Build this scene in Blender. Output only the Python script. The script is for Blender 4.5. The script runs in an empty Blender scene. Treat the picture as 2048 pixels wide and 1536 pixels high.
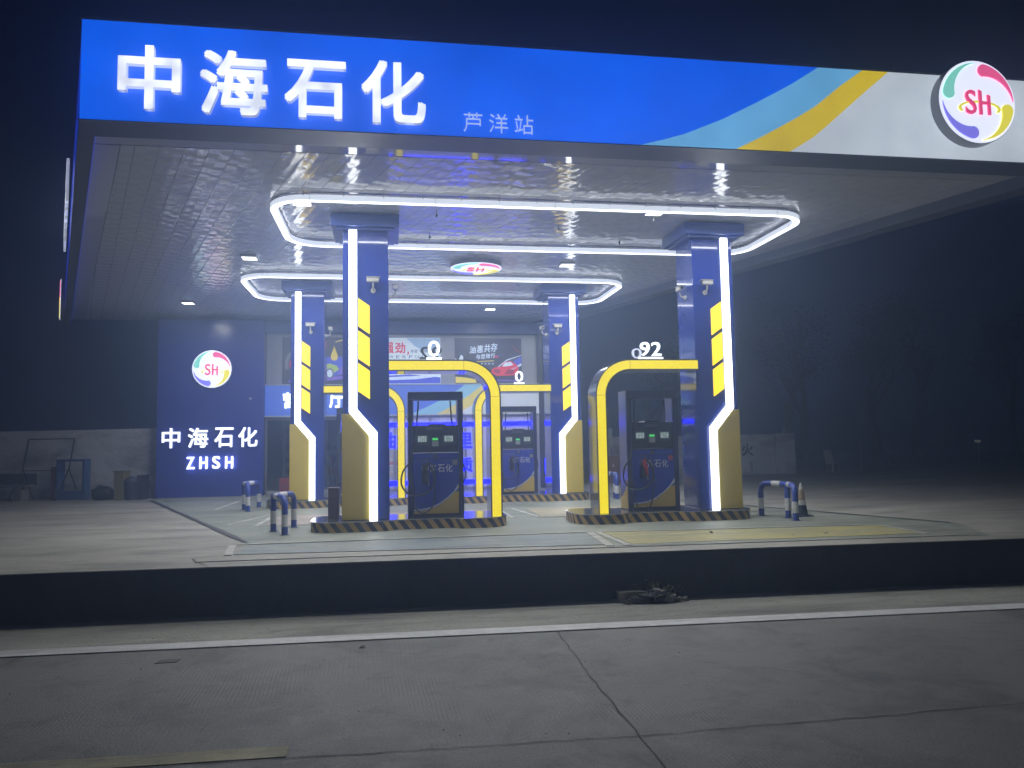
import bpy, math, random
from mathutils import Matrix, Vector
random.seed(7)
S = bpy.context.scene
COL = S.collection
R = math.radians

# ---------------------------------------------------------------- camera, world, exposure
cam_d = bpy.data.cameras.new('camera')
cam = bpy.data.objects.new('camera', cam_d); COL.objects.link(cam)
cam.matrix_world = Matrix(((0.98747628, 0.00498620, -0.15768872, 0.0),
                           (-0.15678419, -0.08040589, -0.98435441, 0.0),
                           (-0.01758730, 0.99674973, -0.07861716, 1.45),
                           (0, 0, 0, 1)))
cam_d.sensor_width = 36.0
cam_d.lens = 1518.0 / 2048.0 * 36.0
cam_d.clip_start = 0.05; cam_d.clip_end = 500.0
S.camera = cam

world = bpy.data.worlds.new('World'); S.world = world; world.use_nodes = True
wn = world.node_tree.nodes; wl = world.node_tree.links
bg = wn['Background']
sky = wn.new('ShaderNodeTexSky'); sky.sky_type = 'NISHITA'; sky.sun_disc = False
sky.sun_elevation = R(35); sky.sun_rotation = R(200)
tint = wn.new('ShaderNodeMix'); tint.data_type = 'RGBA'; tint.blend_type = 'MULTIPLY'; tint.inputs[0].default_value = 1.0
tint.inputs[7].default_value = (0.10, 0.33, 1.0, 1)
wl.new(sky.outputs[0], tint.inputs[6]); wl.new(tint.outputs[2], bg.inputs[0])
bg.inputs[1].default_value = 0.0019                      # a night sky: the same sky, very faint

S.view_settings.view_transform = 'Standard'; S.view_settings.look = 'None'
S.view_settings.exposure = 0.0; S.view_settings.gamma = 1.0
S.render.engine = 'CYCLES'
S.cycles.use_denoising = True
S.cycles.denoiser = 'OPENIMAGEDENOISE'; S.cycles.denoising_input_passes = 'RGB_ALBEDO_NORMAL'; S.cycles.denoising_prefilter = 'ACCURATE'
S.cycles.max_bounces = 7; S.cycles.diffuse_bounces = 4; S.cycles.glossy_bounces = 3
S.cycles.transmission_bounces = 3; S.cycles.volume_bounces = 1; S.cycles.transparent_max_bounces = 8
S.cycles.sample_clamp_indirect = 1.5; S.cycles.sample_clamp_direct = 3.0
S.cycles.caustics_reflective = False; S.cycles.caustics_refractive = False

# ---------------------------------------------------------------- materials
MATS = {}
def mat(name, col=(.5, .5, .5), rough=.5, metal=0., emit=None, es=0., var=0., vs=3., bump=0., bs=40., spec=.5, coat=0.):
    if name in MATS: return MATS[name]
    m = bpy.data.materials.new(name); m.use_nodes = True; MATS[name] = m
    nt = m.node_tree; b = nt.nodes['Principled BSDF']
    b.inputs['Base Color'].default_value = (*col, 1)
    b.inputs['Roughness'].default_value = rough; b.inputs['Metallic'].default_value = metal
    b.inputs['Specular IOR Level'].default_value = spec
    b.inputs['Coat Weight'].default_value = coat
    if emit: b.inputs['Emission Color'].default_value = (*emit, 1); b.inputs['Emission Strength'].default_value = es
    if var or bump:
        tc = nt.nodes.new('ShaderNodeTexCoord')
    if var:
        n = nt.nodes.new('ShaderNodeTexNoise'); n.inputs['Scale'].default_value = vs; n.inputs['Detail'].default_value = 1 if emit else 7
        n.inputs['Roughness'].default_value = .65
        nt.links.new(tc.outputs['Object'], n.inputs['Vector'])
        mr = nt.nodes.new('ShaderNodeMapRange'); mr.inputs[1].default_value = .3; mr.inputs[2].default_value = .7
        mr.inputs[3].default_value = 1 - var; mr.inputs[4].default_value = 1 + var
        nt.links.new(n.outputs[0], mr.inputs[0])
        mx = nt.nodes.new('ShaderNodeVectorMath'); mx.operation = 'SCALE'
        src = emit if (emit and es > .3) else col
        mx.inputs[0].default_value = src
        nt.links.new(mr.outputs[0], mx.inputs['Scale'])
        nt.links.new(mx.outputs[0], b.inputs['Emission Color' if (emit and es > .3) else 'Base Color'])
        if not emit:
            m2 = nt.nodes.new('ShaderNodeMath'); m2.operation = 'MULTIPLY'; m2.inputs[1].default_value = rough
            nt.links.new(mr.outputs[0], m2.inputs[0]); nt.links.new(m2.outputs[0], b.inputs['Roughness'])
    if bump:
        n = nt.nodes.new('ShaderNodeTexNoise'); n.inputs['Scale'].default_value = bs; n.inputs['Detail'].default_value = 5
        nt.links.new(tc.outputs['Object'], n.inputs['Vector'])
        bp = nt.nodes.new('ShaderNodeBump'); bp.inputs['Distance'].default_value = bump; bp.inputs['Strength'].default_value = 1
        nt.links.new(n.outputs[0], bp.inputs['Height']); nt.links.new(bp.outputs[0], b.inputs['Normal'])
    return m

class NT:
    """tiny helper to wire a node tree"""
    def __init__(s, name):
        s.m = bpy.data.materials.new(name); s.m.use_nodes = True; s.nt = s.m.node_tree
        s.b = s.nt.nodes['Principled BSDF']; MATS[name] = s.m
        s.tc = s.nt.nodes.new('ShaderNodeTexCoord'); s.obj = s.tc.outputs['Object']
    def n(s, t, **k):
        x = s.nt.nodes.new('ShaderNode' + t)
        for a, v in k.items(): setattr(x, a, v)
        return x
    def put(s, v, sock):
        if isinstance(v, (int, float)): sock.default_value = v
        elif isinstance(v, tuple):
            sock.default_value = v if len(v) == len(sock.default_value) else (*v, 1)
        else: s.nt.links.new(v, sock)
    def math(s, op, a, b=0., c=None):
        x = s.n('Math', operation=op); s.put(a, x.inputs[0]); s.put(b, x.inputs[1])
        if c is not None: s.put(c, x.inputs[2])
        return x.outputs[0]
    def noise(s, scale, detail=5, vec=None, rough=.6, stretch=None, dist=0.):
        v = vec or s.obj
        if stretch:
            mp = s.n('Mapping'); s.put(v, mp.inputs[0]); mp.inputs['Scale'].default_value = stretch; v = mp.outputs[0]
        x = s.n('TexNoise'); s.put(v, x.inputs['Vector']); x.inputs['Scale'].default_value = scale
        x.inputs['Detail'].default_value = detail; x.inputs['Roughness'].default_value = rough; x.inputs['Distortion'].default_value = dist
        return x.outputs[0]
    def ramp(s, v, a, b, c=0., d=1.):
        x = s.n('MapRange'); s.put(v, x.inputs[0])
        for i, q in enumerate((a, b, c, d)): s.put(q, x.inputs[i + 1])
        return x.outputs[0]
    def mix(s, f, a, b):
        x = s.n('Mix', data_type='RGBA'); s.put(f, x.inputs[0]); s.put(a, x.inputs[6]); s.put(b, x.inputs[7]); return x.outputs[2]
    def xyz(s, v=None):
        x = s.n('SeparateXYZ'); s.put(v or s.obj, x.inputs[0]); return x.outputs
    def bump(s, h, dist, strength=1.):
        x = s.n('Bump'); s.put(h, x.inputs['Height']); x.inputs['Distance'].default_value = dist; x.inputs['Strength'].default_value = strength
        s.nt.links.new(x.outputs[0], s.b.inputs['Normal'])
    def set(s, name, v): s.put(v, s.b.inputs[name])

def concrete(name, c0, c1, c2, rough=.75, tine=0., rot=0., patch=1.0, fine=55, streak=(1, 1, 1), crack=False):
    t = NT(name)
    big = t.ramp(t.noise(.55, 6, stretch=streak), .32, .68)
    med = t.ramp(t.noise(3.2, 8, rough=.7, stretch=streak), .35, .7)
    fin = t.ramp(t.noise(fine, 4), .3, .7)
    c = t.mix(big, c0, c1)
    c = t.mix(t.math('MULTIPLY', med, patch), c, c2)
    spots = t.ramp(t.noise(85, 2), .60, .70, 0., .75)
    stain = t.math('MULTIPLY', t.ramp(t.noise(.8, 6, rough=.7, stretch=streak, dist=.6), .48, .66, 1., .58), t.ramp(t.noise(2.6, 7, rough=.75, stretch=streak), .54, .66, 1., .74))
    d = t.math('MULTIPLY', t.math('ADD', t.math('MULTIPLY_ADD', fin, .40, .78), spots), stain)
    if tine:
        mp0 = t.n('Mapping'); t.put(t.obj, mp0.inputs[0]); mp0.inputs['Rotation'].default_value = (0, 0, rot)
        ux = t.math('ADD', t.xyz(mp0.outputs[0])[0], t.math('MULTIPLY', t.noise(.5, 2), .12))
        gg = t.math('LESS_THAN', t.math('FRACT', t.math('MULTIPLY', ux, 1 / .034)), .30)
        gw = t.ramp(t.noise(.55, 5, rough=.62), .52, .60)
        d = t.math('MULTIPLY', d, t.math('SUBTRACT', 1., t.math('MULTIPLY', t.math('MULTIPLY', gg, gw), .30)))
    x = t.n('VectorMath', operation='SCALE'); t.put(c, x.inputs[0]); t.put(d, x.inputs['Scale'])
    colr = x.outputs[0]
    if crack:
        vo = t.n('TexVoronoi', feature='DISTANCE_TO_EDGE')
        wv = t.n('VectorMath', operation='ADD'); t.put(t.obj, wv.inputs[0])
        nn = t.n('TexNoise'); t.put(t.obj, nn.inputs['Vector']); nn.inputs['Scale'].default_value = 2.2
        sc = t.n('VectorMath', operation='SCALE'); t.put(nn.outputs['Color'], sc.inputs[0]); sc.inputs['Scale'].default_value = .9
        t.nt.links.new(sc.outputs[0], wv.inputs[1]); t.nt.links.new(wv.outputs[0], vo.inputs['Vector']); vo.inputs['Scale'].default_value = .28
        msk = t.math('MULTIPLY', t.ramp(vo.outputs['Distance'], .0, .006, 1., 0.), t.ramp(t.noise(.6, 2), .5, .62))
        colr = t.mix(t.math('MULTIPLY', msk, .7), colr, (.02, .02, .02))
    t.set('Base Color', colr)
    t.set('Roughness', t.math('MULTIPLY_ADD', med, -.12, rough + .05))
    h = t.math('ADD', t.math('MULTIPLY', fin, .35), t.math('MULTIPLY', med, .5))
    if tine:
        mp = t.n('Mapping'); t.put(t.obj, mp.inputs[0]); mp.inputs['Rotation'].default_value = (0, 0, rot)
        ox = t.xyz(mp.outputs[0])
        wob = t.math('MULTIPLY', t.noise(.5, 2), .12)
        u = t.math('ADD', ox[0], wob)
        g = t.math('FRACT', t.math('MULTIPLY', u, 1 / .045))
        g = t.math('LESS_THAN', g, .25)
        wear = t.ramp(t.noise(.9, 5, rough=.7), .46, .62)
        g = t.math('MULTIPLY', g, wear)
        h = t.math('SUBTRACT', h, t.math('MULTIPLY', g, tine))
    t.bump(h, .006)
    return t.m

# colours of the paint
blue_gloss = mat('blue_gloss_cladding', (.008, .025, .22), .07, var=.05, vs=2, spec=.6, coat=.3)
blue_cap = mat('blue_cap_paint', (.02, .05, .27), .3, var=.06, vs=2)
gold = mat('gold_panel_paint', (.60, .45, .05), .5, var=.04, vs=2, spec=.25)
white_led = mat('white_light_diffuser', (.9, .9, .9), .3, emit=(.95, .98, 1.0), es=24.)
white_led_side = mat('white_light_diffuser_edge', (.8, .8, .85), .3, emit=(.84, .92, 1.0), es=2.6)
ring_led = mat('ring_light_diffuser', (.9, .9, .9), .3, emit=(.96, .98, 1.0), es=66.)
ring_side = mat('ring_side_diffuser', (.9, .9, .9), .3, emit=(.80, .88, 1.0), es=.78)
yel_led = mat('yellow_light_panel', (.3, .25, .02), .3, emit=(1.5, 1.0, 0.0), es=1.0, var=.06, vs=2.5)
arch_led = mat('yellow_arch_diffuser', (.15, .13, .01), .25, emit=(1.0, .80, .0), es=1.0, var=.035, vs=1.2)
letter_led = mat('white_letter_face', (.9, .9, .9), .3, emit=(.82, .87, 1.0), es=1.3, var=.3, vs=3)
letter_hot = mat('bright_letter_face', (.9, .9, .9), .3, emit=(.88, .94, 1.0), es=1.8)
letter_side = mat('letter_return', (.5, .55, .7), .35, emit=(.80, .86, 1.0), es=.35)
small_led = mat('small_letter_face', (.8, .85, .95), .4, emit=(.50, .60, .85), es=.75)
down_led = mat('downlight_glass', (1, 1, .95), .3, emit=(1.0, .99, .88), es=130.)
steel = mat('brushed_steel', (.50, .51, .53), .16, metal=.9, bump=.0008, bs=30)
steel_dark = mat('dark_steel', (.16, .16, .18), .2, metal=.6)
black = mat('black_plastic', (.018, .018, .022), .35)
rubber = mat('black_rubber', (.012, .012, .013), .5)
grey_pl = mat('grey_plastic', (.28, .29, .31), .4)
cam_white = mat('camera_housing', (.62, .60, .55), .35)
white_paint = mat('white_paint', (.72, .72, .72), .45, var=.08, vs=9)
blue_paint = mat('blue_rail_paint', (.03, .06, .33), .3, var=.1, vs=6)
lip_paint = mat('canopy_lip_paint', (.07, .08, .11), .45, var=.06, vs=1)

# fascia light box: a lit translucent sheet, uneven because the tubes behind are uneven
def lightbox(name, c, es, rough=.3):
    t = NT(name); t.set('Base Color', tuple(.12 + .55 * q for q in c)); t.set('Roughness', rough)
    v = t.ramp(t.noise(.9, 3, rough=.5), .3, .7, .80, 1.14)
    x = t.n('VectorMath', operation='SCALE'); x.inputs[0].default_value = c; t.put(v, x.inputs['Scale'])
    t.nt.links.new(x.outputs[0], t.b.inputs['Emission Color']); t.set('Emission Strength', es)
    return t.m
fas_blue = lightbox('fascia_blue_sheet', (.0, .105, .82), 1.0)
fas_light = lightbox('fascia_light_blue_sheet', (.13, .40, .70), .98)
fas_yel = lightbox('fascia_yellow_sheet', (.66, .49, .01), .95)
fas_white = lightbox('fascia_white_sheet', (.50, .56, .63), 1.0)
shop_blue = lightbox('shop_band_blue', (.006, .075, .50), .75)
shop_lb = lightbox('shop_band_light_blue', (.14, .36, .52), .70)
shop_yel = lightbox('shop_band_yellow', (.48, .40, .03), .75)
shop_white = lightbox('shop_band_white', (.42, .47, .52), .75)

# ceiling: glossy painted metal strips, each a little wavy (oil-canning), with thin seams
SKEW = (-.38, 1.0)
def ceiling_mat():
    t = NT('ceiling_strips'); L = math.hypot(*SKEW); dx, dy = SKEW[0] / L, SKEW[1] / L
    o = t.xyz()
    v = t.math('ADD', t.math('MULTIPLY', o[0], dx), t.math('MULTIPLY', o[1], dy))
    u = t.math('SUBTRACT', t.math('MULTIPLY', o[0], dy), t.math('MULTIPLY', o[1], dx))
    W = .30
    us = t.math('MULTIPLY', u, 1 / W); fl = t.math('FLOOR', us); fr = t.math('FRACT', us)
    wn_ = t.n('TexWhiteNoise', noise_dimensions='1D'); t.put(fl, wn_.inputs['W'])
    rnd = wn_.outputs['Value']
    # fine rib columns in each strip
    u3 = t.math('FLOOR', t.math('MULTIPLY', u, 2 / W)); w3 = t.n('TexWhiteNoise', noise_dimensions='1D'); t.put(u3, w3.inputs['W'])
    ph = t.math('ADD', t.math('MULTIPLY', v, 2 * math.pi / .34), t.math('MULTIPLY', w3.outputs['Value'], 6.28))
    cmb = t.n('CombineXYZ'); t.put(t.math('MULTIPLY', u3, 1.7), cmb.inputs[0]); t.put(v, cmb.inputs[1])
    nz = t.n('TexNoise'); t.nt.links.new(cmb.outputs[0], nz.inputs['Vector']); nz.inputs['Scale'].default_value = 2.2; nz.inputs['Detail'].default_value = 3
    wave = t.math('MULTIPLY', t.math('SINE', t.math('ADD', ph, t.math('MULTIPLY', nz.outputs[0], 9.))), t.ramp(nz.outputs[0], .3, .65, .35, 1.))
    ribs = t.math('SINE', t.math('MULTIPLY', u, 2 * math.pi * 2 / W))
    lon = t.noise(.9, 2)
    seam = t.ramp(t.math('MINIMUM', fr, t.math('SUBTRACT', 1., fr)), 0., .016)
    h = t.math('ADD', t.math('MULTIPLY', wave, .60), t.math('ADD', t.math('MULTIPLY', ribs, .09), t.math('MULTIPLY', lon, 1.2)))
    h = t.math('ADD', h, t.math('MULTIPLY', seam, 1.2))
    t.bump(h, .0060)
    t.set('Base Color', t.mix(seam, (.20, .20, .21), (.72, .72, .74)))
    t.set('Metallic', .12); t.set('Roughness', .13); t.set('Specular IOR Level', .7)
    return t.m
ceil_m = ceiling_mat()
trim_gloss = mat('mirror_trim_paint', (.70, .70, .72), .05, metal=.1, spec=.8, coat=.5)

def stripes_mat(name, ca, cb, w=.13):
    """black and yellow slanted hazard stripes painted on a kerb; u runs round the kerb"""
    t = NT(name)
    uv = t.n('UVMap'); o = t.xyz(uv.outputs[0])
    s = t.math('ADD', o[0], t.math('MULTIPLY', o[1], .75))
    f = t.math('FRACT', t.math('MULTIPLY', s, 1 / (2 * w)))
    g = t.ramp(f, .49, .51)
    worn = t.ramp(t.noise(14, 6, rough=.7), .52, .72)
    c = t.mix(g, ca, cb); c = t.mix(t.math('MULTIPLY', worn, .45), c, (.12, .11, .10))
    t.set('Base Color', c); t.set('Roughness', .5)
    return t.m
hazard = stripes_mat('hazard_stripes', (.50, .33, .09), (.035, .035, .045), .10)

road_m = concrete('road_concrete', (.155, .157, .145), (.25, .25, .23), (.19, .19, .175), .62, tine=.6, rot=R(-2), patch=.6, crack=False)
shoulder_m = concrete('shoulder_concrete', (.42, .42, .36), (.17, .17, .145), (.29, .28, .24), .8, patch=.7, streak=(.5, 2.4, 1))
plat_m = concrete('forecourt_concrete', (.23, .225, .185), (.43, .41, .355), (.32, .31, .27), .6, patch=.5, streak=(.5, 1.6, 1), crack=True)
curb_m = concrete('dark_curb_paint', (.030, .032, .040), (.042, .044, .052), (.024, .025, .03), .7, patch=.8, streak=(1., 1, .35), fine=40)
def worn_paint(name, paint, under, lo=.50, hi=.60, rough=.5, streak=(.35, 1.6, 1)):
    t = NT(name)
    m = t.ramp(t.noise(1.7, 9, rough=.78, stretch=streak), lo - .04, hi)
    v = t.ramp(t.noise(5, 6, rough=.7), .3, .7, .82, 1.12)
    c = t.mix(m, paint, under)
    x = t.n('VectorMath', operation='SCALE'); t.put(c, x.inputs[0]); t.put(v, x.inputs['Scale'])
    st_ = t.math('MULTIPLY', t.ramp(t.noise(.9, 7, rough=.72, stretch=streak, dist=.8), .46, .66, 1., .58), t.ramp(t.noise(60, 3), .3, .7, .86, 1.1))
    x2 = t.n('VectorMath', operation='SCALE'); t.put(x.outputs[0], x2.inputs[0]); t.put(st_, x2.inputs['Scale']); x = x2
    t.set('Base Color', x.outputs[0]); t.set('Roughness', t.ramp(m, 0, 1, rough, rough + .2))
    t.bump(t.noise(45, 4), .002)
    return t.m
pave_m = worn_paint('green_grey_paving', (.20, .235, .185), (.32, .315, .27), .42, .66, .5)
mark_white = worn_paint('white_road_paint', (.60, .60, .55), (.32, .32, .28), .50, .68, .5)
mark_edge = worn_paint('edge_line_paint', (.74, .74, .73), (.40, .40, .39), .60, .76, .5)
mark_yel = worn_paint('faded_yellow_paint', (.44, .39, .20), (.22, .21, .19), .45, .62, .6)
bay_yel = worn_paint('yellow_bay_paint', (.52, .45, .14), (.31, .31, .25), .44, .64, .5)
bay_blue = worn_paint('blue_bay_paint', (.17, .23, .25), (.33, .325, .29), .42, .62, .5)
bay_pink = worn_paint('pinkish_bay_paint', (.36, .28, .25), (.33, .33, .30), .50, .68, .5)
bay_tan = worn_paint('tan_bay_paint', (.46, .40, .26), (.35, .35, .31), .52, .68, .5)
drain_m = mat('drain_channel', (.03, .03, .032), .6)

# ---------------------------------------------------------------- mesh helpers
class MB:
    def __init__(s): s.v = []; s.f = []; s.mi = []; s.uv = {}; s.sm = []
    def add(s, vs, fs, mi=0, smooth=False):
        b = len(s.v); s.v += [tuple(p) for p in vs]
        for f in fs: s.f.append([b + i for i in f]); s.mi.append(mi); s.sm.append(smooth)
        return s
    def box(s, x0, x1, y0, y1, z0, z1, mi=0):
        return s.add([(x0, y0, z0), (x1, y0, z0), (x1, y1, z0), (x0, y1, z0), (x0, y0, z1), (x1, y0, z1), (x1, y1, z1), (x0, y1, z1)],
              [(0, 3, 2, 1), (4, 5, 6, 7), (0, 1, 5, 4), (1, 2, 6, 5), (2, 3, 7, 6), (3, 0, 4, 7)], mi)
    def prism_xz(s, pts, y0, y1, mi=0, mis=None):      # polygon in x,z (ccw seen from -y), extruded along y
        n = len(pts); a = [(x, y0, z) for x, z in pts]; b = [(x, y1, z) for x, z in pts]
        s.add(a + b, [tuple(range(n)), tuple(range(2 * n - 1, n - 1, -1))], mi)
        base = len(s.v) - 2 * n
        for i in range(n):
            j = (i + 1) % n; s.f.append([base + j, base + i, base + n + i, base + n + j]); s.mi.append(mi if mis is None else mis); s.sm.append(False)
        return s
    def prism_xy(s, pts, z0, z1, mi=0, mis=None):      # polygon in x,y (ccw from above)
        n = len(pts); a = [(x, y, z0) for x, y in pts]; b = [(x, y, z1) for x, y in pts]
        s.add(a + b, [tuple(range(n - 1, -1, -1)), tuple(range(n, 2 * n))], mi)
        base = len(s.v) - 2 * n
        for i in range(n):
            j = (i + 1) % n; s.f.append([base + i, base + j, base + n + j, base + n + i]); s.mi.append(mi if mis is None else mis); s.sm.append(False)
        return s
    def ribbon_xz(s, outer, inner, y0, y1, mi=0):      # strip between two open polylines in x,z
        n = len(outer)
        vs = [(x, y0, z) for x, z in outer] + [(x, y0, z) for x, z in inner] + [(x, y1, z) for x, z in outer] + [(x, y1, z) for x, z in inner]
        fs = []
        for i in range(n - 1):
            o, p, q, r = i, n + i, 2 * n + i, 3 * n + i
            fs += [(o, p, p + 1, o + 1), (q, q + 1, r + 1, r), (o, o + 1, q + 1, q), (p, r, r + 1, p + 1)]
        fs += [(0, 2 * n, 3 * n, n), (n - 1, 2 * n - 1, 4 * n - 1, 3 * n - 1)]
        return s.add(vs, fs, mi)
    def tube(s, pts, r, n=10, mi=0, cap=True):
        P = [Vector(p) for p in pts]; rr = r if isinstance(r, (list, tuple)) else [r] * len(P)
        rings = []; up = None
        for i, p in enumerate(P):
            d = (P[min(i + 1, len(P) - 1)] - P[max(i - 1, 0)]).normalized()
            if up is None: up = Vector((0, 0, 1)) if abs(d.z) < .9 else Vector((1, 0, 0))
            a = (up - d * up.dot(d)).normalized(); up = a; b = d.cross(a)
            rings.append([p + (a * math.cos(2 * math.pi * k / n) + b * math.sin(2 * math.pi * k / n)) * rr[i] for k in range(n)])
        vs = [q for g in rings for q in g]; fs = []
        for i in range(len(P) - 1):
            for k in range(n):
                k2 = (k + 1) % n; fs.append((i * n + k, i * n + k2, (i + 1) * n + k2, (i + 1) * n + k))
        s.add(vs, fs, mi, True)
        if cap:
            s.add(rings[0], [tuple(range(n - 1, -1, -1))], mi); s.add(rings[-1], [tuple(range(n))], mi)
        return s
    def lathe(s, prof, n=20, cx=0, cy=0, mi=0):
        vs = [(cx + r * math.cos(2 * math.pi * k / n), cy + r * math.sin(2 * math.pi * k / n), z) for r, z in prof for k in range(n)]
        fs = [(i * n + k, i * n + (k + 1) % n, (i + 1) * n + (k + 1) % n, (i + 1) * n + k) for i in range(len(prof) - 1) for k in range(n)]
        s.add(vs, fs, mi, True)
        s.add([vs[k] for k in range(n)], [tuple(range(n - 1, -1, -1))], mi)
        s.add([vs[(len(prof) - 1) * n + k] for k in range(n)], [tuple(range(n))], mi)
        return s
    def build(s, name, mats, parent=None, bevel=0., loc=None):
        me = bpy.data.meshes.new(name); me.from_pydata(s.v, [], s.f)
        if not isinstance(mats, (list, tuple)): mats = [mats]
        for m in mats: me.materials.append(m)
        for p, i, sm in zip(me.polygons, s.mi, s.sm): p.material_index = i; p.use_smooth = sm
        me.update(); me.validate()
        o = bpy.data.objects.new(name, me); COL.objects.link(o)
        if parent: o.parent = parent
        if loc: o.location = loc
        if bevel:
            b = o.modifiers.new('bevel', 'BEVEL'); b.width = bevel; b.segments = 2; b.limit_method = 'ANGLE'; b.angle_limit = R(40)
        return o

def tag(o, label=None, cat=None, group=None, kind=None):
    if label: o['label'] = label
    if cat: o['category'] = cat
    if group: o['group'] = group
    if kind: o['kind'] = kind
    return o
def thing(name, label, cat, loc=(0, 0, 0), rz=0., group=None):
    o = bpy.data.objects.new(name, None); COL.objects.link(o); o.location = loc; o.rotation_euler = (0, 0, rz)
    o.empty_display_size = .2
    return tag(o, label, cat, group)
def kids(o): return [c for c in bpy.data.objects if c.parent == o]
def copy_tree(o, parent=None):
    c = o.copy(); COL.objects.link(c)
    if parent: c.parent = parent
    for ch in kids(o): copy_tree(ch, c)
    return c
def dup(o, loc, label, rz=None):
    c = copy_tree(o); c.location = loc; c['label'] = label
    if rz is not None: c.rotation_euler = (0, 0, rz)
    return c

def glyph(ch, x0, x1, z0, z1, y, depth, mats, name, parent, off=0., mirror=False, shear=0., keep=False):
    """one character fitted to the rectangle x0..x1, z0..z1, its face at y, going back by depth"""
    c = bpy.data.curves.new('glyph', 'FONT'); c.body = ch; c.size = 1.0; c.offset = off; c.extrude = .05; c.resolution_u = 4
    c.shear = shear
    fat = off if off > .01 else 0
    if fat: c.offset = 0
    o = bpy.data.objects.new('glyph', c); COL.objects.link(o); bpy.context.view_layer.update()
    me = bpy.data.meshes.new_from_object(o.evaluated_get(bpy.context.evaluated_depsgraph_get()))
    bpy.data.objects.remove(o); bpy.data.curves.remove(c)
    if fat:
        V = [tuple(v.co) for v in me.vertices]; F = [tuple(p.vertices) for p in me.polygons]; nv = len(V); VV = []; FF = []
        for k, (dx, dy) in enumerate([(q * fat * .85, w_ * fat * .85) for q in (-1, 1) for w_ in (-1, 1)] + [(0, 0)]):
            VV += [(x + dx, y_ + dy, z + (.0012 * k if z > 0 else 0)) for x, y_, z in V]; FF += [tuple(i + nv * k for i in f) for f in F]
        me = bpy.data.meshes.new('glyph'); me.from_pydata(VV, [], FF); me.update()
    xs = [v.co.x for v in me.vertices]; ys = [v.co.y for v in me.vertices]
    ax, bx, ay, by = min(xs), max(xs), min(ys), max(ys)
    sx = (x1 - x0) / (bx - ax); sz = (z1 - z0) / (by - ay)
    if keep: sx = sz
    for v in me.vertices:
        X = x0 + (v.co.x - ax) * sx
        if mirror: X = x0 + x1 - X
        v.co = (X, y - (v.co.z - .05) * .5 if v.co.z > 0 else y + depth, z0 + (v.co.y - ay) * sz)
    if mirror: me.flip_normals()
    me.materials.clear()
    ms = mats if isinstance(mats, (list, tuple)) else [mats, mats]
    for m in ms: me.materials.append(m)
    me.update()
    for p in me.polygons: p.material_index = 0 if p.normal.y < -.9 else 1
    g = bpy.data.objects.new(name, me); COL.objects.link(g)
    if parent: g.parent = parent
    return g

# ================================================================ THE SETTING
SL = -.0385                                  # the kerb line drifts slightly towards the camera to the right
def ky(x, y0=9.86): return y0 + SL * (x - 1.0)
def sheet(name, pts, z, m, parent=None, kind='structure', sub=0):
    me = MB()
    me.prism_xy(pts, z - .02, z)
    o = me.build(name, m, parent)
    if kind: o['kind'] = kind
    return o
X0, X1 = -42., 57.
road = MB().prism_xy([(X0, -11), (X1, -11), (X1, ky(X1) - .02), (X0, ky(X0) - .02)], -.9, -.6).build('road', road_m); tag(road, kind='structure')
sh = sheet('shoulder', [(X0, ky(X0, 8.46)), (X1, ky(X1, 8.46)), (X1, ky(X1, 9.845)), (X0, ky(X0, 9.845))], -.594, shoulder_m)
plat = MB().prism_xy([(X0, ky(X0)), (X1, ky(X1)), (X1, 68), (X0, 68)], -.85, 0.).build('forecourt_ground', plat_m); tag(plat, kind='structure')
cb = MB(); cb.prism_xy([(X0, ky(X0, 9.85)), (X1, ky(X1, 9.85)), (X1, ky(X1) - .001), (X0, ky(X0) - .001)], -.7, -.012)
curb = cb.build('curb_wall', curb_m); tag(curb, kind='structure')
def strip_line(name, x0, x1, yc, w, z, m):
    return sheet(name, [(x0, ky(x0, yc - w / 2)), (x1, ky(x1, yc - w / 2)), (x1, ky(x1, yc + w / 2)), (x0, ky(x0, yc + w / 2))], z, m)
strip_line('edge_line_marking', X0 + 1, X1 - 1, 8.45, .25, -.588, mark_edge)
strip_line('centre_line_marking', -12, -.7, 5.43, .19, -.594, mark_yel)
# slab joints
def jag(name, pts, w, z, m, step=.12, amp=.012):
    out = [];
    for (ax, ay), (bx, by) in zip(pts, pts[1:]):
        n = max(2, int(math.hypot(bx - ax, by - ay) / step))
        for i in range(n): t = i / n; out.append((ax + (bx - ax) * t, ay + (by - ay) * t))
    out.append(pts[-1])
    L = []; Rr = []
    for i, (x, y) in enumerate(out):
        a = out[max(0, i - 1)]; b = out[min(len(out) - 1, i + 1)]; d = math.hypot(b[0] - a[0], b[1] - a[1]) or 1
        nx, ny = -(b[1] - a[1]) / d, (b[0] - a[0]) / d; o = random.uniform(-amp, amp); ww = w * random.uniform(.5, 1.4) / 2
        L.append((x + nx * (o + ww), y + ny * (o + ww))); Rr.append((x + nx * (o - ww), y + ny * (o - ww)))
    mb = MB(); n = len(L)
    mb.add([(x, y, z) for x, y in L] + [(x, y, z) for x, y in Rr], [(i, n + i, n + i + 1, i + 1) for i in range(n - 1)])
    o = mb.build(name, m); tag(o, kind='structure'); return o
joint_m = mat('joint_filler', (.045, .044, .042), .8)
jag('road_joint', [(X0 + 2, ky(-40, 5.28)), (-3, ky(-3, 5.32)), (1.7, 5.27), (5, 5.3), (20, 4.8)], .009, -.5955, joint_m)
jag('road_joint', [(1.78, 8.40), (1.72, 6.6), (1.70, 5.27), (1.66, 3.2), (1.6, 1.0)], .011, -.5955, joint_m)
jag('road_joint', [(-3.65, 8.62), (-3.9, 7.0), (-4.1, 2.0)], .011, -.5955, joint_m)
jag('road_joint', [(6.95, 8.2), (7.0, 5.2), (7.1, 1.0)], .011, -.5955, joint_m)
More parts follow.
